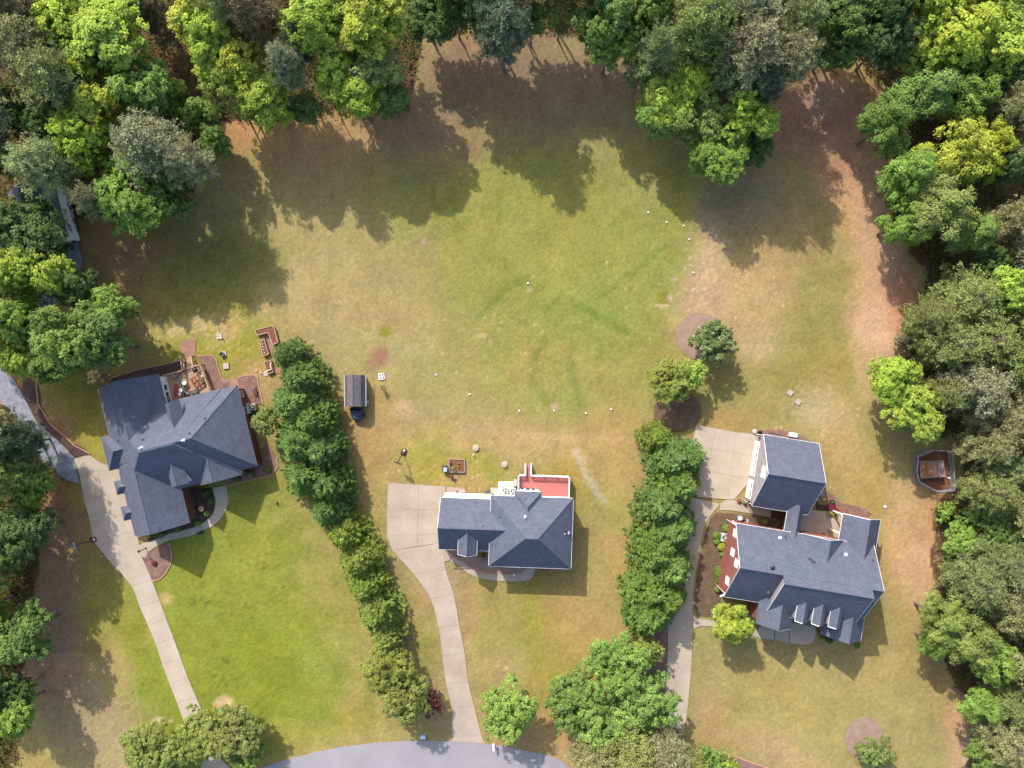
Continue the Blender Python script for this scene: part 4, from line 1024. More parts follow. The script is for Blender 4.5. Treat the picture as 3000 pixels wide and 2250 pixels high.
for a in [
    # ---- wood, top left
    ('pine', 'brown', 45, 15, 21, 80, 'brownish pine in the extreme top left corner', TOP), ('pine', 'grey', 55, 130, 21, 95, 'grey pine at the left edge, below the corner pine', TOP), ('pine', 'greygreen', 150, 225, 21, 100, 'large dull grey pine left of the small golden crowns', TOP),
    ('tall', 'lime', 210, 60, 20, 104, 'lime green tree touching the top edge, left of the pine gap', TOP), ('tall', 'lime', 335, 125, 20, 110, 'broad lime green tree leaning over the dark gap in the top left wood', TOP), ('tall', 'gold', 270, 105, 19, 80, 'yellow-green crown squeezed between two lime trees, top left', TOP),
    ('pine', 'brown', 425, 15, 13, 56, 'thin brown pine at the top edge between bright trees', TOP), ('airy', 'brown', 480, 95, 8, 42, 'sparse brown twiggy tree over bare ground, top left', TOP),
    ('tall', 'gold', 595, 68, 19, 70, 'golden-green tree right of the bare brown gap', TOP), ('tall', 'lime', 640, 105, 19, 78, 'lime tree behind the golden one, below the brown pine at top', TOP), ('pine', 'brown', 735, 30, 22, 70, 'dark brown pine at the top edge between two bright clumps', TOP), ('pine', 'greygreen', 650, 15, 22, 60, 'grey-green pine at the top edge left of the dark brown pine', TOP),
    ('tall', 'lime', 642, 190, 17, 72, 'lime tree in the middle of the bright top left clump', TOP), ('tall', 'gold', 715, 205, 17, 78, 'yellowest crown of the bright clump, above the pine shadows', TOP), ('airy', 'olive', 655, 275, 16, 62, 'olive thin-leaved tree at the front of the bright clump', TOP), ('tall', 'lime', 785, 290, 15, 76, 'lime tree hanging over the orange bare ground', TOP),
    ('pine', 'grey', 838, 188, 20, 56, 'grey pine between the two bright clumps', TOP), ('broad', 'green', 888, 318, 9, 48, 'mid green tree beside the bright clump, above the pine shadows', TOP), ('pine', 'bluepine', 872, 118, 19, 42, 'dark pine above the grey pine between bright clumps', TOP),
    ('broad', 'fresh', 415, 250, 17, 92, 'fresh green tree on the inner side of the left wood', TOP), ('tall', 'gold', 262, 222, 18, 58, 'small golden crown, upper of two, in the left wood', TOP), ('tall', 'gold', 292, 325, 17, 74, 'golden crown, lower of two, in the left wood', TOP), ('broad', 'fresh', 500, 290, 10, 54, 'fresh green tree on the edge above the dark corner', TOP),
    ('broad', 'lime', 248, 420, 17, 86, 'lime crown above the green tree that shades the hidden house', TOP), ('pine', 'grey', 425, 425, 19, 94, 'large grey pine overhanging the lawn at left', TOP), ('pine', 'grey', 545, 470, 17, 66, 'grey pine at the tip of the left wood, beside the shaded lawn', TOP), ('pine', 'pale', 118, 485, 19, 80, 'pale grey pine beside the roof of the hidden house', TOP),
    ('broad', 'fresh', 385, 565, 15, 112, 'spreading green tree at the lower end of the left wood', TOP), ('broad', 'green', 500, 590, 13, 60, 'dark green tree in the corner under the grey pines', TOP), ('broad', 'fresh', 585, 345, 10, 58, 'bright leafy tree on the wood edge, above the long shadows', TOP), ('broad', 'green', 630, 415, 11, 42, 'small green tree at the very edge of the long shadows', TOP), ('pine', 'grey', 265, 590, 16, 44, 'small grey pine right of the hidden house', TOP),
    ('broad', 'deep', 30, 330, 16, 80, 'dark green tree at the left edge above the pale pine', TOP), ('broad', 'deep', 150, 365, 15, 64, 'dark green tree between the pale pine and the lime crown', TOP), ('broad', 'green', 20, 470, 15, 50, 'green tree at the left edge above the hidden house', TOP),
    # ---- wood, top middle
    ('tall', 'lime', 935, 95, 22, 84, 'lime tree at the top edge, left of the brightest crown', TOP), ('tall', 'gold', 1095, 75, 22, 98, 'brightest golden crown at the top edge, next to the bay of shaded lawn', TOP), ('tall', 'lime', 992, 225, 17, 60, 'lime tree on the left of the point jutting into the lawn', TOP), ('airy', 'pale', 1110, 190, 17, 82, 'pale tree with grey twigs, right side of the point jutting into the lawn', TOP), ('tall', 'lime', 1050, 280, 15, 78, 'lime tree at the tip of the point jutting into the lawn', TOP), ('broad', 'green', 1145, 285, 12, 56, 'low green tree at the right foot of the pale twiggy tree', TOP),
    ('broad', 'deep', 1255, 55, 11, 74, 'dark green tree at the top edge, left of the shaded bay', TOP), ('broad', 'deep', 1335, 45, 11, 58, 'second dark green tree at the top edge of the shaded bay', TOP), ('broad', 'olive', 1390, 50, 11, 44, 'small olive tree left of the blue-dark pine', TOP), ('pine', 'bluepine', 1475, 75, 20, 84, 'blue-dark pine jutting into the shaded bay', TOP), ('broad', 'green', 1558, 60, 12, 40, 'small green tree right of the blue-dark pine', TOP), ('airy', 'olive', 1645, 40, 13, 50, 'thin olive tree over bare orange ground at the top edge', TOP),
    ('broad', 'green', 1770, 45, 19, 96, 'large green tree at the top edge right of the bare gap', TOP), ('broad', 'fresh', 1790, 130, 15, 70, 'green tree on the right shoulder of the shaded bay', TOP), ('pine', 'greygreen', 1930, 140, 19, 64, 'grey-green pine on the right shoulder of the bay', TOP), ('airy', 'greygreen', 1880, 215, 13, 54, 'grey-leaved tree left of the round bright group', TOP), ('broad', 'green', 1890, 40, 19, 80, 'green tree at the top edge, left of the big grey pines', TOP),
    ('airy', 'lime', 1950, 285, 15, 84, 'bright tree with bare grey twigs, left of the round group', TOP), ('broad', 'fresh', 1930, 350, 12, 56, 'leafy tree at the lower left of the round group', TOP), ('tall', 'lime', 2025, 250, 16, 56, 'lime crown at the upper left of the round group', TOP), ('broad', 'lime', 2104, 150, 15, 44, 'small lime crown standing out in front of the grey pines', TOP), ('broad', 'pale', 2115, 265, 15, 56, 'pale green crown in the middle of the round group', TOP), ('airy', 'olive', 2045, 345, 14, 80, 'olive crown in the middle of the round group', TOP), ('broad', 'lime', 2188, 345, 15, 74, 'neat round lime crown on the right of the round group', TOP), ('broad', 'fresh', 2112, 460, 12, 84, 'green tree at the lower tip of the round group', TOP), ('broad', 'deep', 2215, 440, 9, 50, 'dark low tree right of the round group\'s lower tip', TOP),
    ('pine', 'greygreen', 2060, 70, 22, 96, 'leftmost of the big grey pines at the top edge', TOP), ('pine', 'grey', 2190, 35, 22, 90, 'second big grey pine at the top edge', TOP), ('pine', 'grey', 2210, 140, 22, 92, 'big grey pine directly behind the round group', TOP), ('pine', 'greygreen', 2330, 60, 22, 86, 'big grey-green pine at the top edge, right end of the pines', TOP), ('pine', 'grey', 2320, 165, 21, 76, 'lowest grey pine, above the dark bare hollow', TOP), ('pine', 'bluepine', 2255, 235, 18, 50, 'dark pine tucked behind the round lime crown', TOP),
    ('broad', 'deep', 2490, 60, 18, 98, 'wide dark tree at the top edge above the bare hollow', TOP), ('broad', 'green', 2455, 130, 14, 72, 'green tree overhanging the bare hollow', TOP), ('broad', 'deep', 2605, 115, 16, 76, 'dark tree right of the bare hollow', TOP), ('broad', 'deep', 2590, 20, 18, 80, 'dark tree at the top edge left of the large yellow-green tree', TOP),
    ('broad', 'lime', 2790, 90, 19, 118, 'large yellow-green tree near the top right corner', TOP), ('broad', 'lime', 2900, 120, 18, 105, 'yellow-green tree beside the large one, top right', TOP), ('broad', 'lime', 2965, 35, 19, 85, 'yellow-green tree in the top right corner', TOP), ('airy', 'lime', 2705, 170, 15, 60, 'loose yellow-green tree on the left flank of the large one', TOP),
    # ---- wood, right side
    ('layer', 'fresh', 2720, 265, 16, 104, 'layered blue-green tree under the large yellow-green one', RIGHT), ('layer', 'green', 2600, 360, 15, 98, 'layered green tree reaching furthest over the orange bare strip', RIGHT), ('layer', 'fresh', 2835, 285, 16, 86, 'layered green tree right of the blue-green one', RIGHT), ('layer', 'gold', 2790, 450, 17, 108, 'upper of the broad yellow-green trees on the right', RIGHT), ('layer', 'fresh', 2660, 520, 15, 92, 'broad green tree on the wood edge above the red-brown shade', RIGHT), ('layer', 'olive', 2760, 610, 16, 108, 'lower of the broad yellow-green trees on the right', RIGHT), ('layer', 'gold', 2880, 440, 16, 86, 'yellow-green tree behind the upper broad one, right', RIGHT), ('layer', 'fresh', 2650, 655, 13, 74, 'green tree at the foot of the broad right-hand trees', RIGHT), ('layer', 'fresh', 2850, 680, 14, 70, 'green tree behind the foot of the broad right-hand trees', RIGHT),
    ('pinelow', 'grey', 2965, 320, 18, 72, 'grey pine at the right edge beside the layered trees', RIGHT), ('pinelow', 'grey', 2970, 640, 18, 70, 'grey pine at the right edge beside the yellow-green trees', RIGHT), ('broad', 'deep', 2955, 220, 16, 70, 'dark tree at the right edge under the top right corner', RIGHT), ('broad', 'deep', 2950, 480, 15, 66, 'dark tree at the right edge between two grey pines', RIGHT), ('broad', 'deep', 2905, 770, 12, 60, 'dark tree above the uppermost dense pine on the right', RIGHT),
    ('pinelow', 'greygreen', 2830, 880, 15, 96, 'uppermost dense pine, shading a red-brown hollow', RIGHT), ('pinelow', 'greygreen', 2725, 935, 13, 72, 'dense pine leaning furthest out over the straw-covered ground', RIGHT), ('pinelow', 'greygreen', 2780, 1010, 14, 88, 'dense pine on the edge next to the straw-covered ground', RIGHT), ('pinelow', 'greygreen', 2880, 1000, 15, 92, 'dense pine behind the straw-covered ground', RIGHT), ('pinelow', 'grey', 2860, 1140, 15, 92, 'dense grey pine above the wire pen', RIGHT), ('pinelow', 'greygreen', 2770, 1150, 12, 66, 'small dense pine between the grey pine and the bright pair', RIGHT), ('pinelow', 'greygreen', 2960, 1070, 16, 78, 'dense pine at the right edge, level with the two yard lids', RIGHT), ('pinelow', 'grey', 2950, 1240, 16, 84, 'pale dense pine at the right edge above the wire pen', RIGHT), ('pinelow', 'grey', 2890, 1310, 14, 60, 'grey pine right of the wire pen', RIGHT), ('pinelow', 'greygreen', 2900, 1440, 14, 66, 'grey-green pine below right of the wire pen', RIGHT), ('pinelow', 'greygreen', 2980, 1390, 15, 66, 'pine at the right edge, level with the wire pen', RIGHT),
    ('broad', 'lime', 2955, 855, 17, 74, 'bright lime tree at the right edge among the dense pines', RIGHT), ('broad', 'lime', 2622, 1118, 11, 78, 'upper of the bright pair of small trees on the lawn edge', RIGHT), ('broad', 'lime', 2676, 1202, 11, 90, 'lower of the bright pair of small trees on the lawn edge', RIGHT), ('bush', 'brown', 2650, 990, 4, 38, 'rust-brown bush at the edge of the straw-covered ground', RIGHT, 'bush'),
    ('broad', 'fresh', 2812, 1580, 7, 54, 'round bright green tree at the wood edge level with the big house', RIGHT), ('bush', 'green', 2787, 1650, 4.5, 40, 'green bush under the round bright tree', RIGHT, 'bush'), ('bush', 'fresh', 2845, 1515, 5, 48, 'fresh green bush below the wire pen', RIGHT, 'bush'), ('bush', 'fresh', 2770, 1500, 3, 34, 'low bush between the lawn and the wire pen', RIGHT, 'bush'), ('broad', 'green', 2930, 1545, 10, 62, 'green tree at the right edge behind the round bright tree', RIGHT),
    ('pinelow', 'greygreen', 2925, 1640, 14, 84, 'pine at the right edge behind the green bush', RIGHT), ('pinelow', 'greygreen', 2855, 1710, 14, 76, 'pine on the wood edge level with the big house\'s ridge', RIGHT), ('pinelow', 'grey', 2950, 1780, 14, 84, 'grey pine at the right edge behind the dark yellowish trees', RIGHT),
    ('layer', 'olive', 2760, 1810, 12, 76, 'dark yellowish tree jutting out level with the three dormers', RIGHT), ('layer', 'olive', 2845, 1880, 13, 90, 'middle one of the dark yellowish trees', RIGHT), ('layer', 'fresh', 2925, 1950, 13, 76, 'lower one of the dark yellowish trees at the right edge', RIGHT), ('layer', 'green', 2740, 1890, 9, 46, 'low green tree at the foot of the dark yellowish trees', RIGHT),
    ('layer', 'fresh', 2875, 2070, 11, 66, 'fresh green tree on the right above the bottom corner', RIGHT), ('pinelow', 'greygreen', 2960, 2060, 13, 66, 'pine at the right edge above the bottom corner', RIGHT), ('pinelow', 'grey', 2945, 2170, 13, 74, 'grey pine near the bottom right corner', RIGHT), ('broad', 'green', 2885, 2215, 10, 50, 'green tree at the bottom edge near the right corner', RIGHT), ('broad', 'fresh', 2985, 2225, 12, 56, 'fresh green tree in the bottom right corner', RIGHT),
    # ---- left grove
    ('broad', 'deep', 70, 680, 15, 108, 'dark leafy tree covering the end of the hidden house', LEFT), ('broad', 'lime', 55, 790, 16, 74, 'bright lime tree at the left edge below the hidden house', LEFT), ('broad', 'lime', 150, 800, 15, 70, 'bright lime tree right of the other one below the hidden house', LEFT), ('broad', 'fresh', 318, 900, 13, 66, 'bright green tree on the right side of the left grove', LEFT), ('broad', 'green', 215, 985, 19, 105, 'big dark green tree in the middle of the left grove', LEFT), ('broad', 'green', 300, 1005, 16, 78, 'dark tree beside the shaded lawn behind the brick house', LEFT), ('broad', 'fresh', 60, 940, 14, 72, 'green tree at the left edge in the left grove', LEFT), ('airy', 'brown', 165, 1005, 11, 42, 'browning tree within the left grove', LEFT), ('broad', 'lime', 60, 1040, 11, 64, 'bright tree over the end of the gravel track', LEFT), ('broad', 'green', 150, 1075, 11, 56, 'green tree over the black mulch strip', LEFT), ('broad', 'deep', 215, 840, 13, 66, 'dark tree between the lime trees and the bright green one', LEFT), ('airy', 'brown', 290, 1105, 6, 30, 'twiggy brown sapling above the small lawn by the gravel track', LEFT),
    ('pinelow', 'bluepine', 25, 1300, 16, 70, 'dark pine at the left edge beside the gravel track', LEFT), ('pinelow', 'greygreen', 35, 1395, 16, 74, 'grey-green pine at the left edge below the gravel track', LEFT), ('broad', 'fresh', 92, 1425, 12, 54, 'bright tree between the gravel track and the concrete drive', LEFT), ('broad', 'deep', 70, 1560, 14, 84, 'dark tree at the left edge beside the basketball goal', LEFT), ('broad', 'deep', 15, 1620, 14, 56, 'dark tree touching the left edge', LEFT), ('broad', 'green', 70, 1850, 13, 84, 'round green tree alone at the left edge', LEFT), ('broad', 'fresh', 30, 2090, 12, 72, 'green tree at the left edge near the bottom', LEFT), ('broad', 'deep', 45, 2030, 10, 50, 'dark tree behind the green one near the bottom left', LEFT),
    # ---- conifers between the two left houses
    ('cypress', 'conif', 845, 1040, 8.0, 56, 'topmost round conifer of the hedge beside the raised planters', HEDGE1), ('cypress', 'conif', 880, 1110, 9, 74, 'dark conifer just below the topmost one', HEDGE1), ('cypress', 'cyp', 870, 1180, 9.5, 86, 'large conifer level with the blue shed', HEDGE1), ('cypress', 'cyp', 915, 1225, 9.5, 78, 'large conifer below right of the blue shed\'s level', HEDGE1), ('broad', 'olive', 780, 1235, 6.5, 42, 'yellowish tree against the brick house\'s right wall', HEDGE1), ('cypress', 'cyp', 880, 1292, 9.5, 92, 'widest conifer of the hedge beside the brick house', HEDGE1), ('cypress', 'conif', 945, 1320, 9, 76, 'dark conifer on the right side of the widest one', HEDGE1), ('cypress', 'cyp', 900, 1385, 9, 82, 'conifer beside the brick house\'s front corner', HEDGE1), ('cypress', 'conif', 960, 1420, 8.5, 76, 'dark conifer at the bend of the hedge', HEDGE1), ('cypress', 'conif', 965, 1490, 8, 68, 'dark conifer below the bend of the hedge', HEDGE1),
    ('cypress', 'cypol', 1012, 1560, 7.5, 62, 'first of the yellowish conifers below the dark ones', HEDGE1), ('cypress', 'cypol', 1050, 1640, 7.5, 70, 'second of the yellowish conifers, level with the driveway bend', HEDGE1), ('cypress', 'cypol', 1068, 1712, 7.5, 64, 'yellowish conifer in the middle of the lower hedge', HEDGE1), ('cypress', 'cypol', 1105, 1790, 7.5, 74, 'broad yellowish conifer of the lower hedge', HEDGE1), ('cypress', 'cypol', 1132, 1865, 7, 58, 'last yellowish conifer, above the big olive tree', HEDGE1),
    ('yard', 'olive', 1135, 1965, 8.5, 78, 'big olive tree at the end of the hedge, upper part of the pair', HEDGE1), ('yard', 'olive', 1180, 2040, 8, 82, 'big olive tree at the end of the hedge, lower part of the pair', HEDGE1), ('bush', 'red', 1268, 2060, 4, 36, 'dark red bush at the foot of the olive trees, beside the driveway', HEDGE1, 'bush'),
    # ---- conifers between the middle and right houses
    ('cypress', 'cypol', 1922, 1285, 7, 50, 'yellow-tipped conifer at the upper end of the row', HEDGE2), ('cypress', 'cyp', 1960, 1345, 8.5, 74, 'second conifer of the row, below the yellow-tipped one', HEDGE2), ('cypress', 'cyp', 2020, 1340, 7.5, 58, 'conifer leaning over the parking pad\'s left edge', HEDGE2), ('cypress', 'cyp', 1985, 1420, 9, 80, 'third conifer of the row, beside the parking pad', HEDGE2), ('cypress', 'cyp', 1945, 1480, 9, 84, 'conifer level with the big house\'s rear gable', HEDGE2), ('cypress', 'cyp', 1975, 1550, 9, 80, 'conifer level with the air conditioner of the big house', HEDGE2), ('cypress', 'cyp', 1925, 1610, 9, 84, 'conifer in the widest part of the row', HEDGE2), ('cypress', 'cyp', 1965, 1665, 8.5, 76, 'conifer beside the narrow part of the right driveway', HEDGE2), ('cypress', 'cyp', 1905, 1725, 8.5, 82, 'last but one conifer, at the lower end of the row', HEDGE2), ('cypress', 'cyp', 1905, 1795, 8, 84, 'lowest conifer of the row, widest skirt', HEDGE2), ('cypress', 'cyp', 1955, 1755, 8, 64, 'conifer close to the driveway near the lower end of the row', HEDGE2),
    ('yard', 'olive', 1964, 1115, 7.5, 66, 'olive-leaved tree above the conifer row', None), ('yard', 'lime', 2022, 1095, 7, 46, 'bright green tree against the olive one above the conifer row', None), ('magnolia', 'mag', 2092, 996, 8.6, 68, 'glossy magnolia on its pinkish mulch ring in the open lawn', None), ('round', 'gold', 2146, 1826, 9.0, 70, 'round yellow-green tree at the front corner of the big house', None), ('magnolia', 'mag', 2572, 2208, 6.0, 58, 'glossy magnolia on a round mulch bed at the bottom edge', None),
    # ---- bottom middle
    ('yard', 'fresh', 1487, 2080, 9, 84, 'lone green tree right of the middle driveway by the road', None), ('yard', 'fresh', 1815, 1955, 10, 100, 'upper crown of the big green group by the road', None), ('yard', 'green', 1690, 2060, 9.5, 92, 'left crown of the big green group by the road', None), ('yard', 'fresh', 1895, 2050, 10, 92, 'right crown of the big green group, over the driveway', None), ('yard', 'fresh', 1775, 2135, 9.5, 96, 'lower crown of the big green group by the road', None), ('yard', 'olive', 1895, 1905, 6, 46, 'small yellowish tree behind the big green group', None),
    ('pinelow', 'grey', 1735, 2235, 13, 72, 'grey pine at the bottom edge under the big green group', None), ('pinelow', 'greygreen', 1850, 2210, 13, 84, 'middle grey-green pine at the bottom edge', None), ('pinelow', 'grey', 1950, 2210, 13, 74, 'grey pine at the bottom edge, right of the middle one', None), ('pinelow', 'greygreen', 2010, 2245, 11, 56, 'grey-green pine at the bottom edge beside the mulch bank', None), ('bush', 'fresh', 2085, 2225, 4, 44, 'bright bush on the mulch bank at the bottom edge', None, 'bush'), ('bush', 'lime', 2130, 2240, 3.5, 34, 'lime bush on the mulch bank, right of the bright one', None, 'bush'),
    # ---- bottom left
    ('yard', 'olive', 430, 2185, 7.5, 70, 'left one of the olive trees at the left driveway\'s mouth', None), ('yard', 'olive', 500, 2215, 7, 60, 'small olive tree touching the left driveway\'s mouth', None), ('yard', 'olive', 600, 2150, 8, 76, 'olive tree over the left driveway\'s mouth', None), ('yard', 'olive', 685, 2150, 8, 84, 'largest olive tree, right of the left driveway\'s mouth', None), ('yard', 'green', 720, 2205, 6.5, 54, 'darker green tree behind the largest olive one at the bottom edge', None),
]:
    kind, tint, px, py, h, r, label = a[:7]
    tree(kind, tint, px, py, h, r, label, a[7] if len(a) > 7 else None, a[8] if len(a) > 8 else 'tree')
# the wood goes on beyond the frame
for k, (kind, tint, px, py, h, r) in enumerate([('broad', 'green', 1386, -116, 24, 146), ('broad', 'deep', 1500, -110, 21, 90), ('broad', 'green', 1620, -120, 22, 95), ('broad', 'green', 1740, -110, 22, 95), ('tall', 'lime', 1000, -90, 22, 90), ('pine', 'grey', 900, -120, 22, 90), ('pine', 'grey', 1430, -80, 22, 80), ('broad', 'green', 1920, -90, 21, 90), ('pine', 'grey', 2100, -100, 22, 90), ('pine', 'grey', 2270, -110, 22, 90), ('broad', 'deep', 2450, -90, 20, 90), ('broad', 'lime', 2700, -90, 20, 110), ('broad', 'fresh', 2900, -110, 20, 100), ('broad', 'green', 3120, 100, 18, 110), ('pine', 'grey', 3100, 400, 20, 90), ('pine', 'grey', 3100, 700, 20, 90), ('pine', 'greygreen', 3110, 950, 20, 90), ('pine', 'grey', 3110, 1200, 20, 90), ('pine', 'grey', 3110, 1500, 20, 90), ('pine', 'grey', 3100, 1750, 20, 90), ('pine', 'grey', 3100, 2000, 20, 90),
        ('broad', 'green', -100, 1450, 15, 110), ('broad', 'green', -90, 1650, 16, 110), ('pine', 'grey', -100, 1250, 19, 90), ('broad', 'fresh', -90, 1800, 15, 100), ('broad', 'green', -90, 2000, 14, 100), ('broad', 'green', -100, 900, 16, 110), ('broad', 'deep', -100, 600, 16, 110), ('pine', 'grey', -100, 300, 20, 110), ('pine', 'grey', -80, 80, 20, 110), ('pine', 'grey', 120, -110, 21, 90), ('broad', 'lime', 300, -100, 20, 90)]):
    tree(kind, tint, px, py, h, r, 'woodland tree standing just beyond the edge of the picture', 'trees beyond the edge of the picture')

# undergrowth on the forest floor: a mass of low leaves nobody could count
def undergrowth():
    P = []
    for poly, n in zip(FOREST, (5200, 3000, 1200)):
        xs = [p[0] for p in poly]; ys = [p[1] for p in poly]
        k = 0
        while k < n:
            x, y = nr.uniform(max(min(xs), -60), min(max(xs), 3060)), nr.uniform(max(min(ys), -60), min(max(ys), 2310))
            c = False
            for (x0, y0), (x1, y1) in zip(poly, poly[1:] + poly[:1]):
                if (y0 > y) != (y1 > y) and x < (x1 - x0) * (y - y0) / (y1 - y0) + x0: c = not c
            if c: P.append(((x - 1500) * S, (1125 - y) * S, nr.uniform(.1, 1.4) * nr.random())); k += 1
            else: k += .02
    P = np.repeat(np.array(P), 9, 0)
    n = len(P)
    P = P + nr.normal(size=(n, 3)) * np.array([.45, .45, .25]); P[:, 2] = np.abs(P[:, 2]) + .05
    me = leaf_mesh('undergrowth', P, nr.normal(size=(n, 3)) * .5 + np.array([0, 0, .9]), .42, .26, np.repeat(nr.uniform(.7, 1.3, n // 9), 9) * nr.uniform(.8, 1.2, n), np.repeat(nr.uniform(0, 1, n // 9), 9), 'leaf')
    o = link('undergrowth', me); o.color = (.075, .085, .03, 1); o['kind'] = 'stuff'; o['label'] = 'low undergrowth on the shady forest floor'
undergrowth()

# ------------------------------------------------------------------ small things in the yards
def simple(name, mb, m, label, cat, px=None, py=None, group=None):
    """a thing that is one mesh"""
    return tag(mb.build(name, m), label, cat, group)
def at(name, label, cat, px, py, group=None, z=0):
    return thing(name, label, cat, tuple(W(px, py, 0) + Vector((0, 0, z))), group)

# --- blue shed with a gambrel roof, and the tarp-covered trailer at its end
sf = Frame(0, 0, 1, -.012)
def sx(px, py, z): return W(px, py, z)
shed = at('shed', 'small blue shed with a grey-brown gambrel roof in the open lawn', 'shed', 1043, 1146)
def shedpt(x, y, z):    # x east 0..1, y north 0..1 of the shed floor
    a, b_ = W(1022, 1185, 0), W(1074, 1185.5, 0); c = W(1021, 1103, 0)
    p = a + (b_ - a) * x + (c - a) * y; return Vector((p.x, p.y, z))
mb = MB()
prof = [(0, 0), (1, 0), (1, 1.9), (.86, 2.75), (.5, 3.3), (.14, 2.75), (0, 1.9)]
E = [[shedpt(x, y, z) for x, z in prof] for y in (0, 1)]
mb.poly(E[0]); mb.poly(E[1][::-1])
for i in range(len(prof)):
    j = (i + 1) % len(prof); mb.poly([E[0][j], E[0][i], E[1][i], E[1][j]])
mb.build('wall', M['blue'], shed)
rp = [(-.09, 1.85), (.12, 2.84), (.5, 3.42), (.88, 2.84), (1.09, 1.85)]
mb = MB()
for (x0, z0), (x1, z1) in zip(rp, rp[1:]):
    P = [shedpt(x0, -.05, z0), shedpt(x1, -.05, z1), shedpt(x1, 1.05, z1), shedpt(x0, 1.05, z0)]
    mb.poly(P)
    Q = [p - Vector((0, 0, .07)) for p in P]; mb.poly(Q[::-1])
    for i in range(4): mb.poly([P[(i + 1) % 4], P[i], Q[i], Q[(i + 1) % 4]])
rf = mb.build('roof', M['shingle_brown'], shed)
mb = MB()
for x, z in ((.5, 3.43), (.12, 2.85), (.88, 2.85)): mb.tube(shedpt(x, -.05, z), shedpt(x, 1.05, z), .05, n=5)
mb.build('ridge_cap', M['shingle_brown'], rf)
for x, z in ((-.09, 1.83), (1.09, 1.83)):
    mb = MB(); mb.tube(shedpt(x, -.05, z), shedpt(x, 1.05, z), .05, n=4); mb.build('fascia', M['lightgrey'], rf)
mb = MB(); mb.prism([shedpt(1.0, .55, 0), shedpt(1.02, .55, 0), shedpt(1.02, .78, 0), shedpt(1.0, .78, 0)], .1, 1.8); mb.build('door', M['white'], shed)
mb = MB(); mb.box(shedpt(1.08, .1, 0), .25, .3, 0, .35); mb.build('step', M['lightgrey'], shed)
tr = at('covered_trailer', 'dark tarp-covered trailer parked at the lower end of the blue shed', 'trailer', 1046, 1214)
mb = MB()
P0 = [W(*p) for p in [(1027, 1196), (1066, 1198), (1068, 1222), (1056, 1232), (1036, 1228)]]
c = sum(P0, Vector()) / 5
for lo, hi, s0, s1 in ((.35, .9, 1, 1.0), (.9, 1.25, 1.0, .72)):
    A = [(c.x + (p.x - c.x) * s0, c.y + (p.y - c.y) * s0, lo + rng.uniform(-.03, .03)) for p in P0]; B = [(c.x + (p.x - c.x) * s1, c.y + (p.y - c.y) * s1, hi + rng.uniform(-.12, .12)) for p in P0]
    for i in range(5):
        j = (i + 1) % 5; mb.poly([A[j], A[i], B[i], B[j]])
    if hi > 1: mb.poly(B[::-1])
mb.build('tarp', M['tarp'], tr)
for dx in (-.9, .9):
    mb = MB(); mb.tube((c.x + dx - .1, c.y, .3), (c.x + dx + .1, c.y, .3), .3, n=12); mb.build('wheel', M['black'], tr)
mb = MB(); mb.tube(W(1026, 1198, .5), W(1034, 1220, .5), .07, n=4); mb.tube(W(1034, 1220, .5), W(1037, 1222, .5), .12, n=6); mb.build('side_rail', M['white'], tr)

# --- grey slab with four round lids, and the potted plant on its stand
pl = at('slab_cover', 'square grey slab with four dark round holes, right of the blue shed', 'cover', 1118, 1103)
mb = MB(); mb.box(W(1118, 1103), .9, .95, 0, .16, R(8)); mb.build('slab', M['lightgrey'], pl)
for dx, dy in ((-.22, .2), (.2, .26), (-.14, -.24), (.26, -.18)):
    mb = MB(); p = W(1118, 1103); mb.lathe((p.x + dx, p.y + dy), [(.12, .12), (.12, .172)], 10); mb.build('hole', M['black'], pl)
def leafball(name, par, c, r, tint, n=120, ll=.16, m='leaf', flat=.8, lobes=9):
    k = max(1, n // lobes)
    P, N, T, Hh = [], [], [], []
    for d in dirs(lobes, .4):
        q = dirs(k, .3)
        P.append(np.array(c) + d * r * np.array([.6, .6, .6 * flat]) + q * r * .45 * np.array([1, 1, flat])); N.append(q + d * .5 + np.array([0, 0, .3]) + nr.normal(size=(k, 3)) * .4)
        T.append(nr.uniform(.8, 1.2) * nr.uniform(.8, 1.2, k)); Hh.append(np.clip(nr.uniform(-.2, .6) + nr.uniform(-.1, .2, k), 0, 1))
    me = leaf_mesh(name, np.concatenate(P), np.concatenate(N), ll, ll * .6, np.concatenate(T), np.concatenate(Hh), m)
    o = bpy.data.objects.new(name, me); COL.objects.link(o)
    if par:
        o.parent = par; o.location = -OFF[par.name]
    o.color = (*TINT[tint], 1) if isinstance(tint, str) else (*tint, 1)
    return o
def potted(label, px, py, potm, r=.28, h=.4, tint='green', lr=.35, stand=False, n=110, group='potted plants'):
    t = at('potted_plant', label, 'plant', px, py, group)
    p = W(px, py)
    z0 = .9 if stand else 0
    mb = MB(); mb.lathe((p.x, p.y), [(r * .7, z0), (r, z0 + h), (r * 1.08, z0 + h), (r * 1.08, z0 + h + .04), (r * .85, z0 + h + .04), (r * .85, z0 + h)], 12); mb.build('pot', M[potm], t)
    if stand:
        mb = MB()
        for k in range(3):
            a = 2.1 * k; mb.tube((p.x + r * math.cos(a), p.y + r * math.sin(a), 0), (p.x + r * .6 * math.cos(a), p.y + r * .6 * math.sin(a), z0), .04, n=4)
        mb.build('stand', M['black'], t)
    if tint: leafball('foliage', t, (p.x, p.y, z0 + h + lr * .7), lr, tint, n)
    return t
potted('yellow-leaved plant in a pot on a tall black stand, right of the blue shed', 1120, 1131, 'stone', .25, .35, 'gold', .42, True)

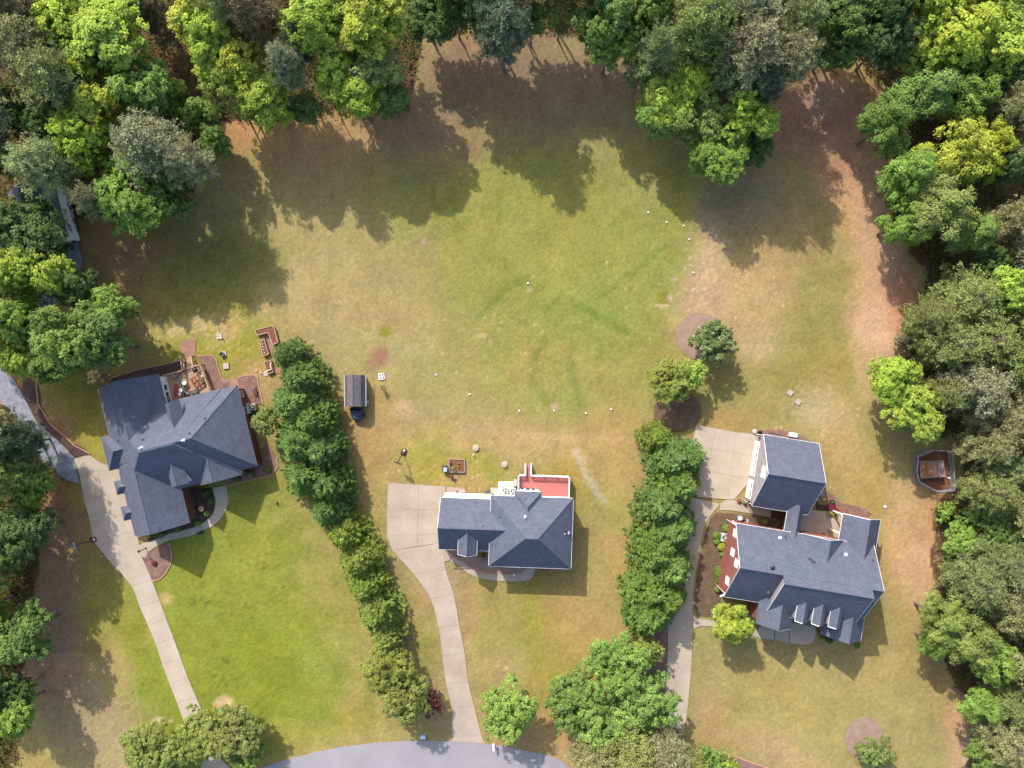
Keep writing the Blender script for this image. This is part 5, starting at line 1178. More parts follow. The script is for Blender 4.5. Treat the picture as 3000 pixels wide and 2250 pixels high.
# --- basketball goals
def goal(px, py, ang, label, boardm):
    t = at('basketball_goal', label, 'basketball goal', px, py, 'basketball goals')
    p = W(px, py); d = Vector((math.cos(ang), math.sin(ang), 0)); n = Vector((-d.y, d.x, 0))
    mb = MB(); mb.prism([p + n * .4 - d * .2, p - n * .4 - d * .2, p - n * .3 - d * 1.1, p + n * .3 - d * 1.1], 0, .2); mb.build('base', M['black'], t)
    for k, m in enumerate(('red', 'white')):
        mb = MB(); q = p - d * (.45 + .4 * k); mb.ball((q.x, q.y, .3), .17, .12); mb.build('sandbag', M[m], t)
    mb = MB(); mb.tube(p - d * .3 + Vector((0, 0, .15)), p + Vector((0, 0, 2.6)), .06, n=8); mb.tube(p + Vector((0, 0, 2.55)), p + d * .75 + Vector((0, 0, 2.9)), .045, n=6); mb.tube(p + Vector((0, 0, 2.2)), p + d * .75 + Vector((0, 0, 2.5)), .04, n=6); mb.build('pole', M['black'], t)
    c = p + d * .8
    mb = MB(); mb.prism([c + n * .56, c - n * .56, c - n * .56 + d * .05, c + n * .56 + d * .05], 2.3, 3.1); bo = mb.build('backboard', M[boardm], t)
    mb = MB()
    for z in (2.3, 3.1): mb.tube(c + n * .58 + Vector((0, 0, z)), c - n * .58 + Vector((0, 0, z)), .03, n=4)
    for s in (-.58, .58): mb.tube(c + n * s + Vector((0, 0, 2.3)), c + n * s + Vector((0, 0, 3.1)), .03, n=4)
    mb.build('board_frame', M['black'], bo)
    mb = MB(); r = c + d * .32 + Vector((0, 0, 2.45))
    for k in range(12):
        a, a2 = k * math.pi / 6, (k + 1) * math.pi / 6
        mb.tube(r + d * .23 * math.cos(a) + n * .23 * math.sin(a), r + d * .23 * math.cos(a2) + n * .23 * math.sin(a2), .015, n=4)
    mb.build('rim', M['red'], bo)
    return t
goal(1179, 1336, R(-110), 'black portable basketball goal in the grass above the middle driveway', 'darkgrey')
goal(262, 1584, R(195), 'basketball goal with a clear board at the left driveway\'s edge', 'board')

# --- raised bed, bin and pots behind the middle house
rb_ = at('raised_bed', 'square timber raised bed of soil behind the middle house', 'raised bed', 1339, 1363)
cs = [W(*p) for p in [(1317, 1344), (1361, 1345), (1362, 1383), (1316, 1382)]]
for i in range(4):
    p, q = cs[i], cs[(i + 1) % 4]
    mb = MB(); mb.tube((p.x, p.y, .3), (q.x, q.y, .3), .07, n=4); mb.tube((p.x, p.y, .12), (q.x, q.y, .12), .08, n=4); mb.build('board', M['wood_grey'] if i else M['wood'], rb_)
mb = MB(); mb.prism(cs, 0, .26); mb.build('soil', M['soil'], rb_)
for x, y, r, tn in ((1328, 1372, .42, 'pale'), (1322, 1356, .25, 'red'), (1343, 1356, .2, 'greygreen'), (1344, 1366, .17, 'greygreen'), (1335, 1380, .25, 'green')):
    p = W(x, y); leafball('vegetable', rb_, (p.x, p.y, .42), r, tn, 70, .14)
bn = at('smoker_grill', 'black boxy grill with a grey lid left of the timber raised bed', 'grill', 1304, 1371)
p = W(1304, 1371)
mb = MB(); mb.box(p, .72, .85, .45, .85); mb.build('firebox', M['black'], bn)
mb = MB(); mb.box((p.x + .08, p.y - .12), .55, .62, .85, 1.05); mb.build('lid', M['grey'], bn)
for dx in (-.3, .3):
    for dy in (-.35, .35): mb = MB(); mb.tube((p.x + dx, p.y + dy, 0), (p.x + dx, p.y + dy, .5), .03, n=4); mb.build('leg', M['black'], bn)
mb = MB(); mb.tube((p.x, p.y + .45, .7), (p.x, p.y + .45, 1.3), .05, n=6); mb.build('chimney', M['lightgrey'], bn)
potted('pinkish pot with a dark plant at the corner of the timber raised bed', 1325, 1396, 'terracotta', .3, .45, 'red', .3)
potted('grey pot beside the pinkish one below the timber raised bed', 1330, 1398, 'grey', .22, .4, None)
for px, py, l in ((1394, 1313, 'round concrete septic lid nearest the timber raised bed'), (1478, 1361, 'round concrete septic lid nearest the red deck')):
    t = at('septic_lid', l, 'lid', px, py, 'round septic lids'); p = W(px, py)
    mb = MB(); mb.lathe((p.x, p.y + .03), [(.48, 0), (.48, .12), (.40, .15)], 16); mb.build('collar', M['stone'], t)
    mb = MB(); mb.lathe((p.x + .03, p.y - .08), [(.34, .1), (.36, .3), (.30, .34)], 14); mb.build('cap', M['concrete_old'], t)
t = at('standpipe', 'short white pipe standing between the septic lid and the raised bed', 'pipe', 1387, 1331); p = W(1387, 1331)
mb = MB(); mb.tube((p.x, p.y, 0), (p.x, p.y, .5), .07, n=8); mb.build('pipe', M['white'], t)
mb = MB(); mb.lathe((p.x, p.y), [(.1, .48), (.1, .58)], 8); mb.build('cap', M['white'], t)
mb = MB(); mb.prism([W(*p) for p in [(1340, 1437), (1362, 1436), (1366, 1441), (1342, 1443)]], 0, .22); t = simple('doorstep', mb, M['stone'], 'pale stone step by the rear white panels of the middle house', 'step')
mb = MB(); p = W(1340, 1440); mb.ball((p.x, p.y, .25), .2, .18, 8); simple('ball', mb, M['red'], 'red ball beside the pale stone step', 'ball')

def acunit(px, py, sz, ang, label, casem='lightgrey', z=0.08, h=.8):
    t = at('air_conditioner', label, 'air conditioner', px, py, 'outdoor air conditioners'); p = W(px, py)
    mb = MB(); mb.box(p, sz, sz, z, z + h, ang); mb.build('case', M[casem], t)
    mb = MB(); mb.lathe((p.x, p.y), [(sz * .44, z + h - .02), (sz * .44, z + h + .03)], 18); mb.build('grille', M['darkgrey'], t)
    for k in range(3):
        a = ang + 2.094 * k; mb = MB(); d = Vector((math.cos(a), math.sin(a), 0)); n = Vector((-d.y, d.x, 0)); c = Vector((p.x, p.y, 0))
        mb.prism([c + d * .06 - n * .05, c + d * sz * .36 - n * .12, c + d * sz * .36 + n * .10, c + d * .06 + n * .05], z + h + .03, z + h + .045); mb.build('fan_blade', M['grey'], t)
    mb = MB(); mb.lathe((p.x, p.y), [(sz * .1, z + h + .03), (sz * .1, z + h + .07)], 10); mb.build('hub', M['white'], t)
    return t
mb = MB(); mb.prism([W(*p) for p in [(1460, 1411), (1505, 1411), (1506, 1452), (1459, 1450)]], -.05, .18); pad = struct('concrete_pad', mb, mat('white_pad', (.62, .61, .59), .8, .05))
acunit(1480, 1434, .8, 0, 'left one of the two air conditioners on the white pad', z=.18); acunit(1503, 1436, .8, 0, 'right one of the two air conditioners on the white pad, half under the eave', z=.18)
mb = MB(); mb.prism([W(*p) for p in [(1437, 1428), (1459, 1430), (1459, 1447), (1437, 1445)]], 0, .3); simple('crate', mb, M['stone'], 'shallow pale box left of the white pad', 'box')
mb = MB(); mb.prism([W(*p) for p in [(1418, 1444), (1430, 1435), (1437, 1436), (1437, 1446)]], 0, .4); simple('tarp_heap', mb, M['darkgrey'], 'dark grey heap left of the shallow pale box', 'heap')
mb = MB(); mb.prism([W(*p) for p in [(1505, 1403), (1516, 1404), (1514, 1424), (1505, 1422)]], 0, .7); simple('storage_box', mb, M['stone'], 'narrow pale box between the white pad and the red deck', 'box')

# --- the red deck
dkz = .95
deck = at('deck', 'red painted deck with white railings and steps behind the middle house', 'deck', 1595, 1425)
dc = [W(1519, 1390, dkz), W(1667, 1395, dkz), W(1665, 1466, dkz), W(1518, 1462, dkz)]
mb = MB()
nb = 24
for k in range(nb):
    a0, a1 = (k + .07) / nb, (k + .93) / nb
    l0, r0, l1, r1 = dc[0].lerp(dc[3], a0), dc[1].lerp(dc[2], a0), dc[0].lerp(dc[3], a1), dc[1].lerp(dc[2], a1)
    mb.prism([l0, r0, r1, l1], dkz - .04, dkz)
o = mb.build('deck_boards', M['deck_red'], deck); o['kind'] = 'stuff'
mb = MB(); mb.prism([p.lerp(sum(dc, Vector()) / 4, .03) for p in dc], dkz - .3, dkz - .05); mb.build('joists', M['wood_dark'], deck)
for p in dc[:2] + [dc[1].lerp(dc[2], .5), dc[0].lerp(dc[1], .5)]:
    mb = MB(); q = p.lerp(sum(dc, Vector()) / 4, .04); mb.box(q, .14, .14, 0, dkz - .3); mb.build('support_post', M['white'], deck)
def railing(par, pts, z0, h, m='white', post=1.7, bal=.14, bm=None):
    for p, q in zip(pts, pts[1:]):
        L_ = (q - p).length; n = max(1, round(L_ / post))
        za, zb = (p.z if p.z else z0), (q.z if q.z else z0)
        mb = MB()
        up = Vector((0, 0, h))
        mb.tube(p + up, q + up, .085, n=4); mb.tube(p + Vector((0, 0, .12)), q + Vector((0, 0, .12)), .035, n=4)
        rl = mb.build('rail', M[m], par)
        mb = MB(); k = int(L_ / bal)
        for i in range(1, k):
            c = p.lerp(q, i / k); mb.box(c, .05, .05, c.z + .1, c.z + h - .03)
        b_ = mb.build('balusters', M[bm or m], par); b_['kind'] = 'stuff'
        for i in range(n + 1):
            c = p.lerp(q, i / n); mb = MB(); mb.box(c, .14, .14, c.z - .02, c.z + h + .1); mb.build('post', M[m], par)
st0, st1 = dc[0].lerp(dc[1], .135), dc[0].lerp(dc[1], .245)
railing(deck, [dc[3].lerp(dc[0], .35), dc[0], st0], dkz, .95)
railing(deck, [st1, dc[1], dc[2].lerp(dc[1], .05)], dkz, .95)
out = (dc[0] - dc[3]).normalized()
for k in range(5):
    z = dkz - .19 * (k + 1) + .0
    mb = MB(); a = .30 * k
    mb.prism([st0 + out * a, st1 + out * a, st1 + out * (a + .33), st0 + out * (a + .33)], z - .06, z); mb.build('step', M['deck_red'], deck)
for s_ in (st0, st1): railing(deck, [Vector((s_.x, s_.y, dkz)), Vector((s_.x + out.x * 1.5, s_.y + out.y * 1.5, .06))], 0, .9)

# --- white irrigation caps in the field
caps = [(1277, 1098, 'left of the single cap'), (1376, 1155, ''), (1521, 1203, ''), (1624, 1203, ''), (1717, 1210, ''), (1791, 1199, ''), (1547, 830, ''), (1899, 623, ''), (1953, 652, ''), (2002, 662, ''), (2019, 701, ''), (2030, 799, '')]
cl_ = ['white cap nearest the blue shed, beside no other', 'white cap at the left end of the lower row in the field', 'second white cap from the left in the lower row', 'white cap beside a bare pink patch in the lower row', 'fourth white cap from the left in the lower row', 'rightmost white cap of the lower row', 'white cap alone in the middle of the field', 'topmost white cap in the field', 'white cap just below the topmost one', 'white cap at the edge of the pale strip, right of the second', 'white cap on the pale strip, upper of two', 'white cap on the pale strip, lower of two']
mb = MB(); mb.lathe((0, 0), [(.11, 0), (.13, .16), (.08, .2)], 10)
ref = mb.build('irrigation_cap', M['white']); cap_me = ref.data; bpy.data.objects.remove(ref)
for (x, y, _), l in zip(caps, cl_):
    o = link('irrigation_cap', cap_me, None, tuple(W(x, y))); tag(o, l, 'cap', 'white caps in the field')

# --- mailboxes, utility box, lamp post, marker
t = at('mailbox', 'white mailbox on a post at the road edge right of the middle driveway', 'mailbox', 1447, 2180); p = W(1447, 2180)
mb = MB(); mb.box(p, .14, .14, 0, 1.1); mb.build('post', M['white'], t)
mb = MB(); mb.tube((p.x, p.y - .45, 1.2), (p.x, p.y + .55, 1.2), .15, n=8); mb.build('box', M['white'], t)
t = at('mailbox', 'brick mailbox pillar with a white cap and curved brick wall at the left driveway', 'mailbox', 667, 2088); p = W(667, 2088)
mb = MB(); mb.box(p, .62, .62, 0, 1.4, R(15)); mb.build('pillar', M['brick_brown'], t)
mb = MB(); mb.box(p, .78, .78, 1.4, 1.52, R(15)); mb.build('cap', M['white'], t)
mb = MB()
arc = [W(*q) for q in [(660, 2088), (650, 2092), (641, 2101), (635, 2114), (632, 2128)]]
for i in range(4): mb.tube(arc[i] + Vector((0, 0, .35 - .06 * i)), arc[i + 1] + Vector((0, 0, .35 - .06 * (i + 1))), .18, n=4)
mb.build('curved_wall', M['brick'], t)
mb = MB(); mb.box(W(1240, 2156), .75, .5, 0, .6, R(3)); simple('utility_box', mb, M['paleblue'], 'pale blue utility box beside the road under the olive trees', 'utility box')
t = at('lamp_post', 'black lamp post at the top of the left driveway by the round mulch bed', 'lamp post', 428, 1606); p = W(428, 1606)
mb = MB(); mb.tube((p.x, p.y, 0), (p.x, p.y, 2.0), .06, .045, 8); mb.lathe((p.x, p.y), [(.16, 0), (.12, .12), (.06, .2)], 8); mb.build('post', M['black'], t)
mb = MB(); mb.lathe((p.x, p.y), [(.09, 2.0), (.17, 2.35), (.19, 2.38), (.03, 2.55)], 8); mb.build('lantern', M['black'], t)
mb = MB(); mb.tube((p.x - .3, p.y, 1.75), (p.x + .3, p.y, 1.75), .025, n=4); mb.build('crossbar', M['black'], t)
mb = MB(); p = W(307, 1626); mb.tube((p.x, p.y, 0), (p.x, p.y, 1.1), .03, n=6); mb.box((p.x, p.y), .3, .05, .85, 1.1); simple('driveway_marker', mb, M['grey'], 'thin grey marker post on the left driveway\'s outer edge', 'post')
t = at('stump', 'short dark stump in the left lawn near the hedge', 'stump', 811, 1473); p = W(811, 1473); mb = MB(); mb.lathe((p.x, p.y), [(.22, 0), (.16, .2), (.14, .4), (.1, .46)], 8); mb.build('wood', M['bark'], t)
mb = MB(); mb.box(W(588, 1560), .8, .38, 0, .5, R(20)); simple('garden_bench', mb, M['black'], 'low black box at the outer edge of the curved walkway', 'box')

# --- yard of the left house
t = at('yard_lid', 'square concrete lid with a white pipe, uppermost of three', 'lid', 643, 985, 'square yard lids'); mb = MB(); mb.box(W(643, 985), .78, .86, 0, .16, R(4)); mb.build('slab', M['stone'], t)
mb = MB(); p = W(652, 990); mb.tube((p.x, p.y, 0), (p.x, p.y, .6), .07, n=8); mb.build('pipe', M['white'], t)
t = at('yard_lid', 'square concrete lid with a dark round tub on it, middle of three', 'lid', 655, 1037, 'square yard lids'); mb = MB(); mb.box(W(656, 1036), .72, .72, 0, .16, R(14)); mb.build('slab', M['stone'], t)
t = at('tub', 'dark round tub on the middle concrete lid', 'tub', 653, 1038); mb = MB(); p = W(653, 1038); mb.lathe((p.x, p.y), [(.3, .16), (.34, .5), (.27, .5), (.25, .3)], 14); mb.build('tub', M['darkgrey'], t)
t = at('yard_lid', 'plain square concrete lid, lowest of three', 'lid', 663, 1072, 'square yard lids'); mb = MB(); mb.box(W(663, 1072), .8, .84, 0, .2, R(6)); mb.build('slab', M['stone'], t)
def timberbed(name, label, pts, h, soil='soil', m='wood', cat='planter', extra=None):
    c = sum((W(*p) for p in pts), Vector()) / len(pts)
    t = thing(name, label, cat, tuple(c)); P = [W(*p) for p in pts]
    for i in range(len(P)):
        p, q = P[i], P[(i + 1) % len(P)]
        mb = MB(); d = (q - p).normalized(); n = Vector((-d.y, d.x, 0)) * .06
        mb.prism([p + n, q + n, q - n, p - n], 0, h + rng.uniform(0, .02)); mb.build('board', M[m], t)
    mb = MB(); mb.prism(P, 0, h - .08); mb.build('soil', M[soil], t)
    return t
timberbed('garden_planter', 'large hook-shaped timber planter at the lawn\'s edge behind the brick house', [(751, 968), (800, 956), (806, 960), (818, 1004), (803, 1010), (789, 975), (757, 983)], .7)
t = timberbed('garden_planter', 'narrow timber planter with five white markers beside the paver strip', [(763, 997), (777, 993), (790, 1038), (774, 1043)], .6)
for k in range(5):
    mb = MB(); p = W(770 + k * 2.1, 1000 + k * 8.4); mb.ball((p.x, p.y, .6), .09, .08, 6); mb.build('plant_marker', M['white'], t)
mb = MB(); mb.prism([W(*p) for p in [(766, 985), (788, 979), (802, 1018), (797, 1040), (790, 1024), (779, 992), (768, 996)]], -.05, .05); struct('paver_strip', mb, M['paver'])
t = timberbed('flower_box', 'timber flower box with orange blooms and a white pipe frame', [(777, 1060), (796, 1056), (803, 1090), (788, 1096)], .5)
p = W(789, 1079); leafball('flowers', t, (p.x, p.y, .6), .3, (.5, .12, .02), 60, .16)
mb = MB(); a = [W(796, 1064, .0) + Vector((0, 0, .75)), W(799, 1082) + Vector((0, 0, .75)), W(786, 1087) + Vector((0, 0, .75))]
mb.tube(a[0], a[1], .06, n=6); mb.tube(a[1], a[2], .06, n=6)
for q in a: mb.tube((q.x, q.y, .4), q, .05, n=6)
mb.build('pipe_frame', M['white'], t)
for x, y, r, l, m in ((779, 1095, .40, 'white stepping stone, nearest the flower box', 'stone'), (765, 1091, .3, 'tan stepping stone, middle of three', 'stone_tan'), (751, 1085, .28, 'tan stepping stone furthest from the flower box', 'stone_tan')):
    mb = MB(); p = W(x, y); mb.lathe((p.x, p.y), [(r, 0), (r, .06), (r * .9, .09)], 9); simple('stepping_stone', mb, M[m], l, 'stepping stone', group='stepping stones')
mb = MB(); mb.prism([W(*p) for p in [(802, 1078), (822, 1080), (822, 1094), (806, 1094)]], -.05, .05); struct('paver_strip', mb, M['paver'])

# wooden terrace behind the left house
dz = .75
ter = at('deck', 'weathered timber terrace with railings in the angle of the brick house', 'deck', 552, 1122)
mb = MB()
T = [W(484, 1102, dz), W(541, 1088, dz), W(592, 1071, dz), W(622, 1146, dz), (W(505, 1180, dz))]
A_, B_ = Vector((.970, .243, 0)), Vector((-.243, .970, 0))
def clip(poly, a, d):
    """part of poly with d.x <= a"""
    o = []
    for i in range(len(poly)):
        p, q = poly[i], poly[(i + 1) % len(poly)]
        fp, fq = p.dot(d) - a, q.dot(d) - a
        if fp <= 0: o.append(p)
        if fp * fq < 0: o.append(p.lerp(q, fp / (fp - fq)))
    return o
t0 = min(p.dot(A_) for p in T); t1 = max(p.dot(A_) for p in T)
k = t0
while k < t1:
    q = clip(clip(T, k + .16, A_), -(k + .012), -A_)
    if len(q) > 2: mb.prism(q, dz - .05, dz)
    k += .17
o = mb.build('deck_boards', M['wood'], ter); o['kind'] = 'stuff'
mb = MB(); ramp = [(W(548, 1048), .15), (W(564, 1044), .15), (W(572, 1078), dz), (W(549, 1085), dz)]
for i in range(12):
    a0, a1 = i / 12, (i + .93) / 12
    L0, L1 = ramp[0][0].lerp(ramp[3][0], a0), ramp[0][0].lerp(ramp[3][0], a1); R0, R1 = ramp[1][0].lerp(ramp[2][0], a0), ramp[1][0].lerp(ramp[2][0], a1)
    z = .12 + (dz - .15) * i / 11
    pb = MB(); pb.prism([L0, R0, R1, L1], z - .05, z); pb.build('step', M['wood'], ter)
def trail(pts, h=.9):
    P = [W(x, y, z) for x, y, z in pts]
    for i in range(len(P) - 1):
        mb = MB(); d = (P[i + 1] - P[i]); n = Vector((-d.y, d.x, 0)).normalized() * .08
        a, b__ = P[i], P[i + 1]
        for zz, w in ((h, 1.0), (.5, .4), (.2, .4)):
            V_ = [a + n * w, b__ + n * w, b__ - n * w, a - n * w]
            lo = [v + Vector((0, 0, zz - .04)) for v in V_]; hi = [v + Vector((0, 0, zz)) for v in V_]
            mb.poly(hi); mb.poly(lo[::-1])
            for j in range(4): mb.poly([lo[j], lo[(j + 1) % 4], hi[(j + 1) % 4], hi[j]])
        mb.build('rail', M['wood'], ter)
        for c in (a, a.lerp(b__, .5), b__):
            pb = MB(); pb.box(c, .1, .1, max(0, c.z - .7), c.z + h - .04); pb.build('post', M['wood'], ter)
trail([(484, 1100, dz), (540, 1086, dz)]); trail([(541, 1084, dz), (536, 1052, .3)]); trail([(544, 1084, dz), (542, 1052, .3)], .6)
trail([(566, 1044, .2), (571, 1074, dz), (592, 1069, dz), (619, 1142, dz)]); trail([(600, 1085, .1), (628, 1146, .1)], .8)
mb = MB(); mb.prism([W(*p) for p in [(482, 1104), (541, 1090), (592, 1073), (622, 1150), (500, 1185)]], .05, dz - .06); mb.build('skirt', M['wood_dark'], ter)
t = at('pergola_frame', 'red-brown timber frame of two open squares on the terrace', 'frame', 579, 1116, z=dz)
c0 = W(580, 1117, dz); ax, ay = Vector((.80, .55, 0)), Vector((-.55, .80, 0))
for s_, e_ in (((-.75, -.62), (.75, -.62)), ((-.75, .0), (.75, .0)), ((-.75, .62), (.75, .62)), ((-.75, -.62), (-.75, .62)), ((.75, -.62), (.75, .62)), ((0, -.62), (0, .62)), ((-.75, .9), (.75, .9)), ((-.75, .75), (.75, .75))):
    a, b__ = c0 + ay * s_[0] * .9 + ax * s_[1], c0 + ay * e_[0] * .9 + ax * e_[1]
    mb = MB(); mb.tube(a + Vector((0, 0, .55)), b__ + Vector((0, 0, .55)), .09, n=4); mb.build('beam', M['wood_red'], t)
for s_ in (-.7, .7):
    for e_ in (-.6, .6): mb = MB(); mb.box(c0 + ay * s_ * .9 + ax * e_, .09, .09, dz, dz + .5); mb.build('leg', M['wood_red'], t)
def roundtable(px, py, r, label, h=.72):
    t = at('patio_table', label, 'table', px, py, 'patio tables', dz); p = W(px, py)
    mb = MB(); mb.lathe((p.x, p.y), [(r, dz + h - .04), (r, dz + h)], 18); mb.build('table_top', M['white'], t)
    mb = MB(); mb.lathe((p.x, p.y), [(r * .5, dz), (r * .5, dz + .04), (.05, dz + .08), (.05, dz + h - .04)], 8); mb.build('pedestal', M['darkgrey'], t)
roundtable(551, 1121, .33, 'white round table alone in the middle of the terrace'); roundtable(540.5, 1143, .27, 'small white round table by the rust-coloured mat'); roundtable(538, 1154, .22, 'smallest white round table, below the other by the house')
mb = MB(); mb.prism([W(*p) for p in [(516, 1127), (526, 1124), (533, 1140), (532, 1158), (519, 1164), (514, 1150)]], dz + .005, dz + .03); simple('mat', mb, M['rust_cloth'], 'rust-coloured mat on the terrace by the siding wall', 'mat')
def chair(px, py, ang, label, m='darkgrey'):
    t = at('patio_chair', label, 'chair', px, py, 'patio chairs', dz); p = W(px, py); d = Vector((math.cos(ang), math.sin(ang), 0)); n = Vector((-d.y, d.x, 0))
    mb = MB(); mb.prism([p + d * .24 + n * .24, p - d * .24 + n * .24, p - d * .24 - n * .24, p + d * .24 - n * .24], dz + .4, dz + .45); mb.build('seat', M[m], t)
    mb = MB(); mb.prism([p - d * .24 + n * .24, p - d * .29 + n * .24, p - d * .29 - n * .24, p - d * .24 - n * .24], dz + .45, dz + .95); mb.build('backrest', M[m], t)
    for a in (-.2, .2):
        for b__ in (-.2, .2): mb = MB(); mb.box(p + d * a + n * b__, .035, .035, dz, dz + .4); mb.build('leg', M[m], t)
chair(548, 1137, R(200), 'dark chair right of the small white round table'); chair(547, 1152, R(160), 'dark chair right of the smallest white round table'); chair(556, 1152, R(120), 'pale chair near the house wall on the terrace', 'wood_grey'); chair(583, 1145, R(100), 'dark chair under the roof edge, below the timber frame'); chair(571, 1150, R(100), 'dark chair in the middle under the roof edge'); chair(528, 1098, R(-60), 'timber chair at the upper railing of the terrace', 'wood_grey'); chair(519, 1101, R(-60), 'pale chair at the upper railing of the terrace', 'stone')
t = at('kettle_grill', 'black round kettle grill in the terrace\'s upper corner', 'grill', 583, 1085, z=dz); p = W(583, 1085)
mb = MB(); mb.ball((p.x, p.y, dz + .85), .38, .32, 12); mb.build('bowl', M['black'], t)
for k in range(3):
    a = 2.094 * k; mb = MB(); mb.tube((p.x + .3 * math.cos(a), p.y + .3 * math.sin(a), dz), (p.x + .15 * math.cos(a), p.y + .15 * math.sin(a), dz + .6), .02, n=4); mb.build('leg', M['grey'], t)
mb = MB(); p = W(594, 1103, dz); mb.lathe((p.x, p.y), [(.18, dz), (.2, dz + .5), (.1, dz + .55)], 10); simple('gas_bottle', mb, M['lightgrey'], 'pale gas bottle beside the terrace railing', 'bottle')
potted('green plant in a pot at the right railing of the terrace', 600, 1112, 'darkgrey', .2, 1.1, 'fresh', .28)
# beside the left house
acunit(744, 1193, .95, R(8), 'boxy air conditioner on a slab at the brick house\'s right wall', 'stone'); mb = MB(); mb.box(W(730, 1197), .55, 1.5, 0, 1.0, R(14)); simple('generator', mb, M['paleblue'], 'pale blue cabinet between the brick house and its air conditioner', 'cabinet')
acunit(746, 1222, .7, R(8), 'dark round-topped air conditioner below the boxy one', 'darkgrey')
mb = MB(); mb.prism([W(*p) for p in [(733, 1170), (754, 1164), (757, 1180), (738, 1185)]], -.05, .08); struct('concrete_pad', mb, M['concrete'])
t = at('wheelbarrow', 'dark wheelbarrow frame in the mulch beside the brick house', 'wheelbarrow', 750, 1149); p = W(750, 1149)
mb = MB(); mb.box(p, .5, .75, .4, .5, R(10)); mb.build('tray', M['wood_dark'], t)
for dx in (-.22, .22): mb = MB(); mb.tube((p.x + dx, p.y - .9, .55), (p.x + dx, p.y + .5, .35), .03, n=4); mb.build('handle', M['black'], t)
mb = MB(); mb.tube((p.x - .05, p.y + .6, .2), (p.x + .05, p.y + .6, .2), .2, n=10); mb.build('wheel', M['black'], t)

# --- clipped shrubs
def shrub(label, px, py, rpx, tint, h=None, square=False, group='clipped shrubs', name='shrub'):
    r = rpx * S
    h = h or r * 1.6
    p = W(px, py)
    t = thing(name, label, 'shrub', tuple(p), group)
    n = int(500 + 500 * r)
    if square:
        P = np.stack([nr.uniform(-1, 1, n), nr.uniform(-1, 1, n), nr.uniform(-1, 1, n)], 1)
        k = nr.integers(0, 3, n); sgn = np.sign(P[np.arange(n), k]); sgn[k == 2] = 1; P[np.arange(n), k] = sgn * nr.uniform(.88, 1.02, n)
        N = np.zeros((n, 3)); N[np.arange(n), k] = sgn
        P = P * np.array([r, r, h / 2]) + np.array([0, 0, h / 2])
    else:
        N = dirs(n, .25); P = N * nr.uniform(.82, 1.05, (n, 1)) * np.array([r, r, h / 2]) + np.array([0, 0, h / 2])
    me = leaf_mesh('foliage', P, N + nr.normal(size=(n, 3)) * .45, .17, .11, nr.uniform(.75, 1.25, n), nr.uniform(0, .6, n), 'leaf')
    o = link('foliage', me, t); o.color = (*TINT[tint], 1)
    mb = MB(); mb.tube((p.x, p.y, 0), (p.x, p.y, h * .6), .05, n=5); mb.build('stem', M['bark'], t)
    return t
for x, y, r, tn, l in [(736, 1389, 11, 'olive', 'round clipped shrub under the brick house\'s front eave, middle of three'), (785, 1374, 11, 'olive', 'round clipped shrub at the brick house\'s front right corner'), (697, 1403, 9, 'green', 'shaded round shrub left of the middle one along the front bed'), (582, 1532, 8, 'fresh', 'round shrub in the bed at the inside of the walkway\'s bend'), (523, 1548, 10, 'green', 'round shrub between the gable wall and the walkway'), (472, 1564, 12, 'green', 'largest shaded shrub under the front gable'), (607, 1444, 10, 'deep', 'dark shrub in the courtyard bed, upper of two'), (620, 1468, 10, 'deep', 'dark shrub in the courtyard bed, lower of two'), (609, 1504, 9, 'fresh', 'bright shrub at the lit end of the courtyard bed'), (435, 1571, 7, 'gold', 'small yellow-flowered shrub beside the driveway, under the gable'), (454, 1649, 7, 'red', 'dark red shrub in the round mulch bed'),
    (2125, 1546, 13, 'fresh', 'large round shrub above the big house\'s air conditioner'), (2097, 1567, 12, 'fresh', 'round shrub left of the big house\'s air conditioner'), (2098, 1585, 10, 'fresh', 'round shrub below left of the air conditioner'), (2112, 1600, 13, 'gold', 'large yellowish shrub just below the air conditioner'), (2118, 1623, 12, 'fresh', 'round shrub below the yellowish one along the brick wall'), (2100, 1725, 9, 'olive', 'round shrub at the lower end of the brick gable bed'), (2136, 1528, 8, 'red', 'red-flowered shrub at the big house\'s rear corner'), (2242, 1527, 8, 'fresh', 'small bright shrub between the big house and its walkway'),
    (2399, 1843, 10, 'deep', 'shaded shrub left of the front right gable'), (2427, 1872, 10, 'deep', 'shaded shrub under the front right gable\'s eave'), (2508, 1887, 9, 'green', 'green shrub at the big house\'s front right corner'), (2410, 1860, 9, 'deep', 'shaded shrub between two others left of the front right gable'), (1416, 1626, 6, 'deep', 'tiny dark shrub in the middle house\'s front bed')]:
    shrub(l, x, y, r, tn)
for x, y, r, tn, l in [(2106, 1669, 12, 'fresh', 'square-cut hedge block, larger one beside the brick gable'), (2102, 1693, 9, 'green', 'square-cut hedge block, smaller one beside the brick gable')]: shrub(l, x, y, r, tn, 1.0, True)
shrub('tiny golden shrub below the square-cut blocks', 2098, 1708, 5, 'gold')
mb = MB(); p = W(595, 1488); mb.lathe((p.x, p.y), [(.3, 0), (.22, .2), (.12, .7), (.42, .85), (.36, .85)], 12); simple('birdbath', mb, M['stone_tan'], 'tan stone birdbath in the courtyard bed', 'birdbath')

